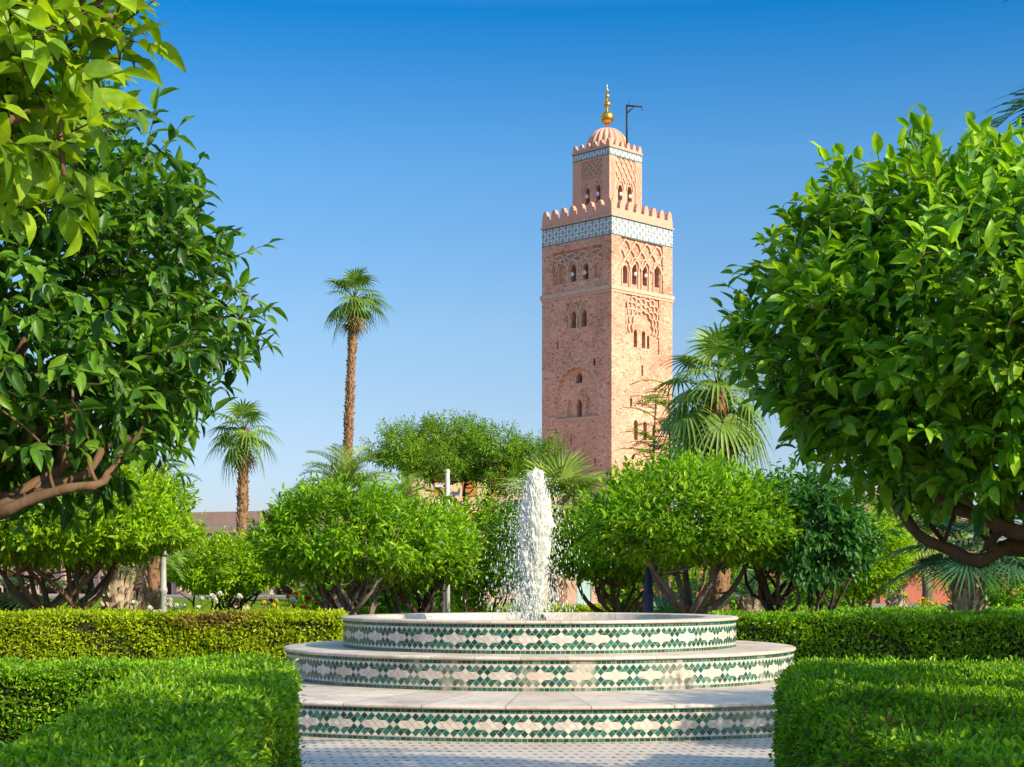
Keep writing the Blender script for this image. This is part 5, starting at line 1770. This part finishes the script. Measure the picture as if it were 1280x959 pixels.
# ================================================================== FLOWERS
def rose_bush(label, loc, h, petal, seed, n_fl, cat='rose bush', name='rose_bush', group='rose bushes', leafm='sunlit_leaf', w=.35):
    rng = np.random.default_rng(seed)
    t = thing(name, (loc[0], loc[1], 0), label, cat, group)
    mb = MB(); ends = []
    for i in range(9):
        e = Vector((rng.normal() * w, rng.normal() * w * .8, h * rng.uniform(.65, 1.0)))
        limb(mb, (rng.normal() * .05, rng.normal() * .05, 0), e, .014, .006, rng, .08, 5, 4)
        ends.append(e)
    mb.build('stems', [M['twig']], t)
    P = np.concatenate([np.array(e)[None] * np.linspace(.35, 1, 8)[:, None] for e in ends])
    D = rng.normal(size=P.shape); D[:, 2] = np.abs(D[:, 2])
    LP, LDr, LN, LS, _ = sprays(P, D, np.full(len(P), .16), 7, .075, rng)
    link('foliage', leaf_mesh('foliage', LP, LDr, LN, LS, [M[leafm]], T_FAR, .6), t)
    fm = MB()
    for k in range(3):
        for i in range(6):
            a = i * 1.047 + k * .5; rr = .055 - .014 * k
            d = Vector((math.cos(a), math.sin(a), 0)); s = Vector((-math.sin(a), math.cos(a), 0))
            fm.add([(0, 0, 0), tuple(d * rr * .7 - s * .03 + Vector((0, 0, .02 + .015 * k))), tuple(d * rr + Vector((0, 0, .045 + .018 * k))), tuple(d * rr * .7 + s * .03 + Vector((0, 0, .02 + .015 * k)))], [(0, 1, 2, 3)])
    fme = fm.mesh('flower', [M[petal]])
    for i in range(n_fl):
        o = link('flower', fme, t)
        e = ends[i % len(ends)]
        o.location = e * (1 if i < len(ends) else rng.uniform(.75, .98)) + (Vector((0, 0, .02)) if i < len(ends) else Vector((rng.normal() * .1, rng.normal() * .1, 0)))
        o.rotation_euler = (rng.normal() * .5, rng.normal() * .5, rng.uniform(0, 6))
        s = rng.uniform(.9, 1.5); o.scale = (s, s, s)
    return t


for i, (px_, Y_, h_, pet, nf, lab) in enumerate((
        (214, 30, 1.12, 'petal_white', 9, 'low white rose bush beside the grey lamp post'),
        (236, 31, 1.25, 'petal_white', 12, 'white rose bush left of the stems of the small sunlit tree'),
        (322, 31, 1.35, 'petal_white', 14, 'tallest white rose bush right of the stems of the small sunlit tree'),
        (345, 32, 1.2, 'petal_yellow', 6, 'rose bush with small yellow-orange flowers between white and red ones'),
        (372, 31, 1.3, 'petal_red', 10, 'red rose bush behind the end of the sunlit hedge'),
        (396, 30.5, 1.25, 'petal_red', 12, 'red rose bush nearest the twisted trunks'),
        (575, 36, 1.2, 'petal_red', 6, 'small red rose bush right of the white camera pole'))):
    p = W(px_, 0, Y_)
    rose_bush(lab, p, h_, pet, 100 + i, nf)
for i, (px_, Y_, h_, nf, lab) in enumerate(((1178, 46, 1.25, 30, 'loose yellow flowering shrub left of the stout palm trunk'), (1240, 44, 1.5, 60, 'dense yellow flowering shrub right of the stout palm trunk'))):
    p = W(px_, 0, Y_)
    rose_bush(lab, p, h_, 'petal_yellow', 120 + i, nf, 'flowering shrub', 'flowering_shrub', 'yellow flowering shrubs', 'sunlit_leaf', .55)

# ================================================================== PERSON
p = W(418.5, 0, 29.5)
per = thing('person', (p[0], 29.6, 0), 'person in a white shirt half hidden behind the twisted tree trunks left of the fountain', 'person', rz=R(25))
Hh = 1.44


def skin_body(joints, edges, radii, name, mat, parent, sub=2):
    me = bpy.data.meshes.new(name)
    me.from_pydata([Vector(j) * Hh / 1.75 for j in joints], edges, [])
    o = link(name, me, parent)
    sk = o.modifiers.new('skin', 'SKIN')
    for i, r_ in enumerate(radii): me.skin_vertices[0].data[i].radius = (r_[0] * Hh / 1.75, r_[1] * Hh / 1.75)
    me.skin_vertices[0].data[0].use_root = True
    ss = o.modifiers.new('sub', 'SUBSURF'); ss.levels = ss.render_levels = sub
    bpy.context.view_layer.update()
    dg = bpy.context.evaluated_depsgraph_get()
    m2 = bpy.data.meshes.new_from_object(o.evaluated_get(dg))
    o.modifiers.clear(); o.data = m2
    m2.materials.clear(); m2.materials.append(mat)
    m2.polygons.foreach_set('use_smooth', np.ones(len(m2.polygons), dtype=bool))
    return o


J = [(0, 0, .95), (0, .01, 1.18), (0, 0, 1.42), (0, -.01, 1.52), (0, -.03, 1.60), (0, -.02, 1.72),
     (.17, 0, 1.42), (.23, .02, 1.16), (.22, -.06, .92), (-.17, 0, 1.42), (-.24, .02, 1.16), (-.22, -.05, .92),
     (.10, 0, .88), (.11, -.02, .48), (.11, .02, .07), (.12, -.13, .03), (-.10, 0, .88), (-.11, .02, .48), (-.12, .06, .07), (-.13, -.09, .03)]
Ed = [(0, 1), (1, 2), (2, 3), (3, 4), (4, 5), (2, 6), (6, 7), (7, 8), (2, 9), (9, 10), (10, 11), (0, 12), (12, 13), (13, 14), (14, 15), (0, 16), (16, 17), (17, 18), (18, 19)]
Rr = [(.15, .11), (.14, .10), (.13, .09), (.055, .055), (.085, .095), (.07, .08), (.06, .06), (.045, .045), (.035, .035), (.06, .06), (.045, .045), (.035, .035),
      (.085, .085), (.06, .06), (.04, .04), (.035, .03), (.085, .085), (.06, .06), (.04, .04), (.035, .03)]
skin_body(J, Ed, Rr, 'body', M['skin'], per)
Js = [(0, 0, .90), (0, .01, 1.18), (0, 0, 1.42), (.17, 0, 1.42), (.23, .02, 1.16), (-.17, 0, 1.42), (-.24, .02, 1.16), (0, 0, 1.47)]
skin_body(Js, [(0, 1), (1, 2), (2, 3), (3, 4), (2, 5), (5, 6), (2, 7)], [(.18, .135), (.165, .125), (.15, .11), (.08, .08), (.07, .07), (.08, .08), (.07, .07), (.075, .075)], 'shirt', M['shirt'], per)
Jt = [(0, 0, .93), (.10, 0, .86), (.11, -.02, .48), (.11, .02, .12), (-.10, 0, .86), (-.11, .02, .48), (-.12, .06, .12)]
skin_body(Jt, [(0, 1), (1, 2), (2, 3), (0, 4), (4, 5), (5, 6)], [(.165, .125), (.10, .10), (.08, .08), (.065, .065), (.10, .10), (.08, .08), (.065, .065)], 'trousers', M['trousers'], per)
mb = MB(); k = Hh / 1.75
mb.ball((0, .012 * k, 1.685 * k), .115 * k, 0, 16, 12, (.95, 1.02, .98)); mb.build('hair', [M['hair']], per)

# ================================================================== SHADE TREES off to the right of the path
src = clipped_tree('orange_tree', 'orange tree standing to the right of the path beyond the edge of the picture', (4.0, 9.6), 2.9, (1.5, 1.4, 1.05), .15, 1100, 7, 90, fork=1.4, r0=.09, mat='orange_leaf', bark='bark', group=G_O, flat=.7, lo=.5, gap=1.1)
src['group'] = 'orange trees beside the path out of the picture'
for i, (x, y, rz) in enumerate(((6.95, 13.5, 1.0), (5.7, 5.4, 2.1), (4.5, 2.4, 2.6), (9.3, 21.0, 5.1), (11.8, 19.4, .4))):
    c = src.copy(); col.objects.link(c); c.location = (x, y, 0); c.rotation_euler = (0, 0, rz)
    if x == 4.5: c.scale = (1.5, 1.5, 1.5)
    for ch in src.children:
        d = ch.copy(); col.objects.link(d); d.parent = c
